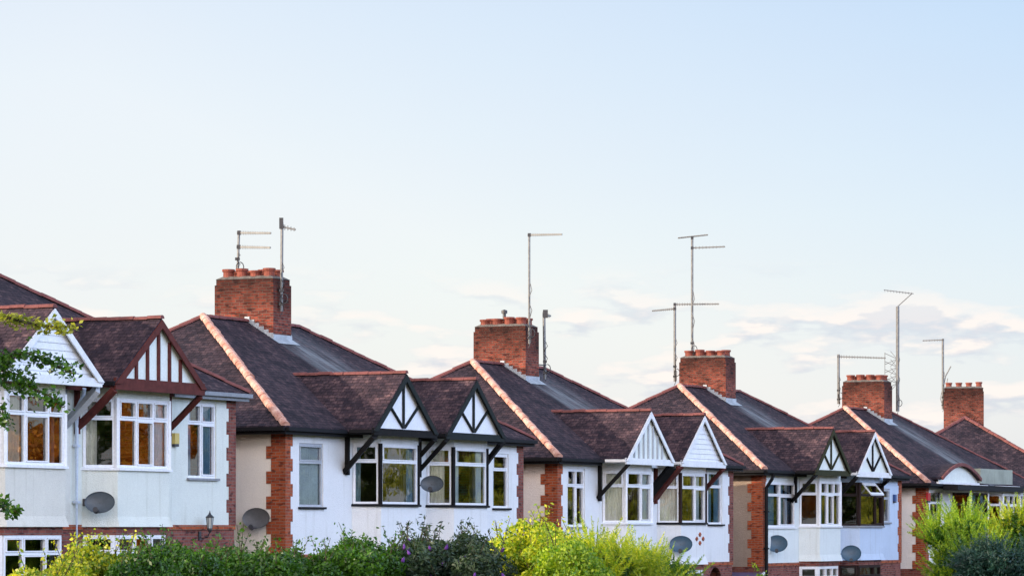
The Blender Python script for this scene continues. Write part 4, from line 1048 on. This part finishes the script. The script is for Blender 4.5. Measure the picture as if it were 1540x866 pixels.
# overhanging tree at the left edge: trunk outside the frame, branches reaching in
def edge_tree():
    Yd = 46; X, _ = px(-330, 700, Yd); g = gz(X, Yd); root = empty('broadleaf_tree', (X, Yd, g)); tag(root, 'leafy tree whose branches hang in from the left edge', 'tree')
    t = MB(); t.tube([(0, 0, 0), (.1, 0, 1.5), (.0, .1, 3), (.1, 0, 4.5), (0, 0, 6)], [.2, .17, .14, .1, .05], 9)
    P, D = [], []; Py = []
    def branch(pix, r0, spread, dens, store):
        pts = []
        for k, (x, y) in enumerate(pix):
            a, b_ = px(x, y, Yd); pts.append(Vector((a - X, random.uniform(-.15, .15), b_ - g)))
        t.tube([Vector((.05, 0, pts[0].z - .5))] + pts, [r0 * 1.6] + [r0 * (1 - .8 * i / len(pts)) for i in range(len(pts))], 6, cap=False)
        for i in range(len(pts) - 1):
            n = int(dens * .62 * (pts[i + 1] - pts[i]).length)
            for _ in range(n):
                q = pts[i].lerp(pts[i + 1], random.random())
                o = Vector((random.gauss(0, 1), random.gauss(0, 1.3), random.gauss(-.1, .8))) * spread * random.uniform(.3, 1)
                c = q + o
                if random.random() < .04: t.tube([q, c], [.008, .004], 4, cap=False)
                for _k in range(3):
                    store[0].append(c + Vector((random.gauss(0, .03), random.gauss(0, .03), random.gauss(0, .03)))); store[1].append((0, -.3, 1))
    A = ([], []); B = ([], [])
    branch([(-200, 500), (-60, 478), (10, 478), (50, 487), (85, 492), (116, 490)], .03, .075, 190, A)
    branch([(-200, 560), (-60, 530), (0, 540), (40, 530), (75, 545), (112, 562)], .03, .085, 230, B)
    branch([(-200, 600), (-60, 575), (0, 572), (40, 580), (75, 595), (92, 612)], .028, .09, 210, B)
    branch([(-60, 560), (-10, 555), (25, 562), (45, 575)], .02, .12, 260, B)
    branch([(-200, 800), (-60, 760), (0, 758), (28, 770)], .02, .085, 260, B)
    branch([(-200, 700), (-60, 600), (0, 612), (12, 640)], .02, .08, 160, B)
    t.build('trunk', 'bark', root)
    leaf_object('foliage', np.array(A[0]), np.array(A[1], float), .075, 'leaf_olive', root, .6); leaf_object('foliage', np.array(B[0]), np.array(B[1], float), .075, 'leaf_green', root, .6)
    bl = [(random.gauss(-.5, 1.3), random.gauss(0, 1.5), random.uniform(3.2, 7), .7, .7, .6) for _ in range(20)]
    bl = [b_ for b_ in bl if b_[0] < 0.0]
    p, d = blob_points(bl, 9000); leaf_object('crown', p, d, .09, 'leaf_green', root)
edge_tree()

# trees across the road; the windows mirror them
KL = ['leaf_olive', 'leaf_tree', 'leaf_autumn', 'leaf_olive', 'leaf_tree']
specs = [(-86 + i * 6.5, -56 - (i % 3) * 3.5, 9.5 + (i * 37 % 4), KL[(i * 3 + 2) % 5]) for i in range(17)]
specs += [(36 + i * 6.5, -30 - (i % 3) * 2.5, 9 + (i * 37 % 4), ('leaf_autumn' if i in (0, 1, 2) else KL[(i * 3) % 5 if KL[(i * 3) % 5] != 'leaf_autumn' else 0])) for i in range(19)]
protos = {}
def copy_tree(o, parent=None):
    c = o.copy(); COL.objects.link(c); c.parent = parent
    for ch in list(o.children): copy_tree(ch, c)
    return c
for i, (u, v, h, m) in enumerate(specs):
    w = W(u, v, zground(u))
    lab = 'tree across the road %s, seen only mirrored in windows' % {'leaf_autumn': 'with orange leaves', 'leaf_olive': 'with yellowing leaves', 'leaf_tree': 'with green leaves'}[m]
    if m not in protos:
        protos[m] = tree('roadside_tree', lab, w, 10, 4.2, m, 16000, .26, 'trees across the road')
        protos[m].scale = (1, 1, h / 10)
    else:
        c = copy_tree(protos[m]); c.location = w; c.rotation_euler = (0, 0, i * 1.7); c.scale = (1, 1, h / 10)

# ------------------------------------------------------------------ world, sun, camera
SUN_EL = R(14); A_ = R(50)
sd = (-Vector((S_, C_)) * math.cos(A_) + Vector((-C_, S_)) * math.sin(A_)).normalized()
SD = Vector((sd.x * math.cos(SUN_EL), sd.y * math.cos(SUN_EL), math.sin(SUN_EL)))
world = bpy.data.worlds.new('World'); sc.world = world; world.use_nodes = True; nt = world.node_tree
bg = nt.nodes['Background']; VEIL = (1.38, 1.98, 2.95); VEILW = (2.95, 2.93, 3.12); FRONT_FILL = (9.4, 12.2, 18.6); SIDE_FILL = (17.0, 14.6, 13.2)
sky = N(nt, 'ShaderNodeTexSky', sky_type='NISHITA'); sky.sun_disc = False; sky.sun_elevation = SUN_EL; sky.sun_rotation = math.atan2(sd.x, sd.y)
sky.air_density = 1.0; sky.dust_density = 1.2; sky.ozone_density = 1.6; sky.altitude = 50
tc = N(nt, 'ShaderNodeTexCoord')
sep = N(nt, 'ShaderNodeSeparateXYZ'); L(nt, tc.outputs['Generated'], sep.inputs[0])
mp = N(nt, 'ShaderNodeMapping'); mp.inputs['Scale'].default_value = (1, 1, 3.6); mp.inputs['Location'].default_value = (.31, 0, .17); L(nt, tc.outputs['Generated'], mp.inputs[0])
def band(lo0, lo1, hi0, hi1):
    a = N(nt, 'ShaderNodeMapRange'); a.inputs[1].default_value = lo0; a.inputs[2].default_value = lo1; L(nt, sep.outputs[2], a.inputs[0])
    b_ = N(nt, 'ShaderNodeMapRange'); b_.inputs[1].default_value = hi1; b_.inputs[2].default_value = hi0; L(nt, sep.outputs[2], b_.inputs[0])
    m = N(nt, 'ShaderNodeMath', operation='MULTIPLY'); L(nt, a.outputs[0], m.inputs[0]); L(nt, b_.outputs[0], m.inputs[1]); return m.outputs[0]
def mul(a, b_):
    m = N(nt, 'ShaderNodeMath', operation='MULTIPLY')
    for i, s in enumerate((a, b_)):
        if hasattr(s, 'is_linked'): L(nt, s, m.inputs[i])
        else: m.inputs[i].default_value = s
    return m.outputs[0]
cl = noisef(nt, mp.outputs[0], 30, 7, .52, .50, .62)
cover = mul(cl, band(.008, .02, .056, .074))
va_ = N(nt, 'ShaderNodeVectorMath', operation='ADD'); va_.inputs[1].default_value = (0, 0, .012); L(nt, mp.outputs[0], va_.inputs[0])
cl2 = noisef(nt, va_.outputs[0], 30, 7, .52, .50, .62)
df = N(nt, 'ShaderNodeMath', operation='SUBTRACT'); L(nt, cl, df.inputs[0]); L(nt, cl2, df.inputs[1])
sh = N(nt, 'ShaderNodeMapRange'); sh.inputs[1].default_value = -.5; sh.inputs[2].default_value = .35; L(nt, df.outputs[0], sh.inputs[0])
ccol = mixc(nt, sh.outputs[0], (1.85, 2.05, 2.5), (3.5, 3.2, 3.0))
veil = noisef(nt, mp.outputs[0], 3, 5, .6, .2, .8)
vf = N(nt, 'ShaderNodeMath', operation='MULTIPLY_ADD'); L(nt, veil, vf.inputs[0]); vf.inputs[1].default_value = .18; vf.inputs[2].default_value = .66
dsun = N(nt, 'ShaderNodeVectorMath', operation='DOT_PRODUCT'); dsun.inputs[1].default_value = (sd.x, sd.y, 0); L(nt, tc.outputs['Generated'], dsun.inputs[0])
az = N(nt, 'ShaderNodeMapRange'); az.inputs[1].default_value = -.46; az.inputs[2].default_value = -.16; L(nt, dsun.outputs['Value'], az.inputs[0])
lowz = N(nt, 'ShaderNodeMapRange'); lowz.inputs[1].default_value = .17; lowz.inputs[2].default_value = .03; L(nt, sep.outputs[2], lowz.inputs[0])
ad = N(nt, 'ShaderNodeMath', operation='ADD', use_clamp=True); L(nt, mul(az.outputs[0], .75), ad.inputs[0]); L(nt, mul(lowz.outputs[0], .75), ad.inputs[1])
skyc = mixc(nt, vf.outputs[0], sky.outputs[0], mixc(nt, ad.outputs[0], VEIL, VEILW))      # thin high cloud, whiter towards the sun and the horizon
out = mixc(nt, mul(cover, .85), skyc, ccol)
# added sky patches outside the frame: cool light for fronts, warm for side walls
def sky_fill(dirv, d0, d1, z0, z1, z2, z3, colr, amt, sc_):
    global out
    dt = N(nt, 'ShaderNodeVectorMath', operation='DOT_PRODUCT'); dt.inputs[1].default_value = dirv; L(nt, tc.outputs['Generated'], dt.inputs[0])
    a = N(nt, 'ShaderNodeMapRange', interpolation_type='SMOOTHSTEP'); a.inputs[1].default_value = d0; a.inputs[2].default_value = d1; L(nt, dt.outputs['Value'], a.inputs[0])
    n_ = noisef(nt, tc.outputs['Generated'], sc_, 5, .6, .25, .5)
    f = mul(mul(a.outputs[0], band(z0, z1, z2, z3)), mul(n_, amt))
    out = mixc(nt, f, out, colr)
sky_fill((C_, -S_, 0), .25, .75, .04, .10, .40, .70, FRONT_FILL, .95, 3)
sky_fill((-S_, -C_, 0), .35, .85, .03, .10, .40, .70, SIDE_FILL, .95, 3)
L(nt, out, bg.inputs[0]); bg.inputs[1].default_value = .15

sl = bpy.data.lights.new('sun', 'SUN'); sl.energy = 3.1; sl.angle = R(.6); sl.color = (1, .82, .64)
so = bpy.data.objects.new('sun', sl); COL.objects.link(so); so.rotation_euler = SD.to_track_quat('Z', 'Y').to_euler(); so.location = (0, 0, 40)

cam = bpy.data.cameras.new('camera'); co = bpy.data.objects.new('camera', cam); COL.objects.link(co); sc.camera = co
co.location = (0, 0, CAMZ); co.rotation_euler = (R(90), 0, 0)
cam.sensor_width = 36; cam.lens = 36 * 5386 / 1540; cam.shift_y = (793.5 - 433) / 1540; cam.clip_end = 8000; cam.clip_start = .5
sc.view_settings.view_transform = 'Standard'; sc.view_settings.look = 'None'; sc.view_settings.gamma = 1; sc.view_settings.exposure = 1.0
sc.render.resolution_x = 1024; sc.render.resolution_y = 575
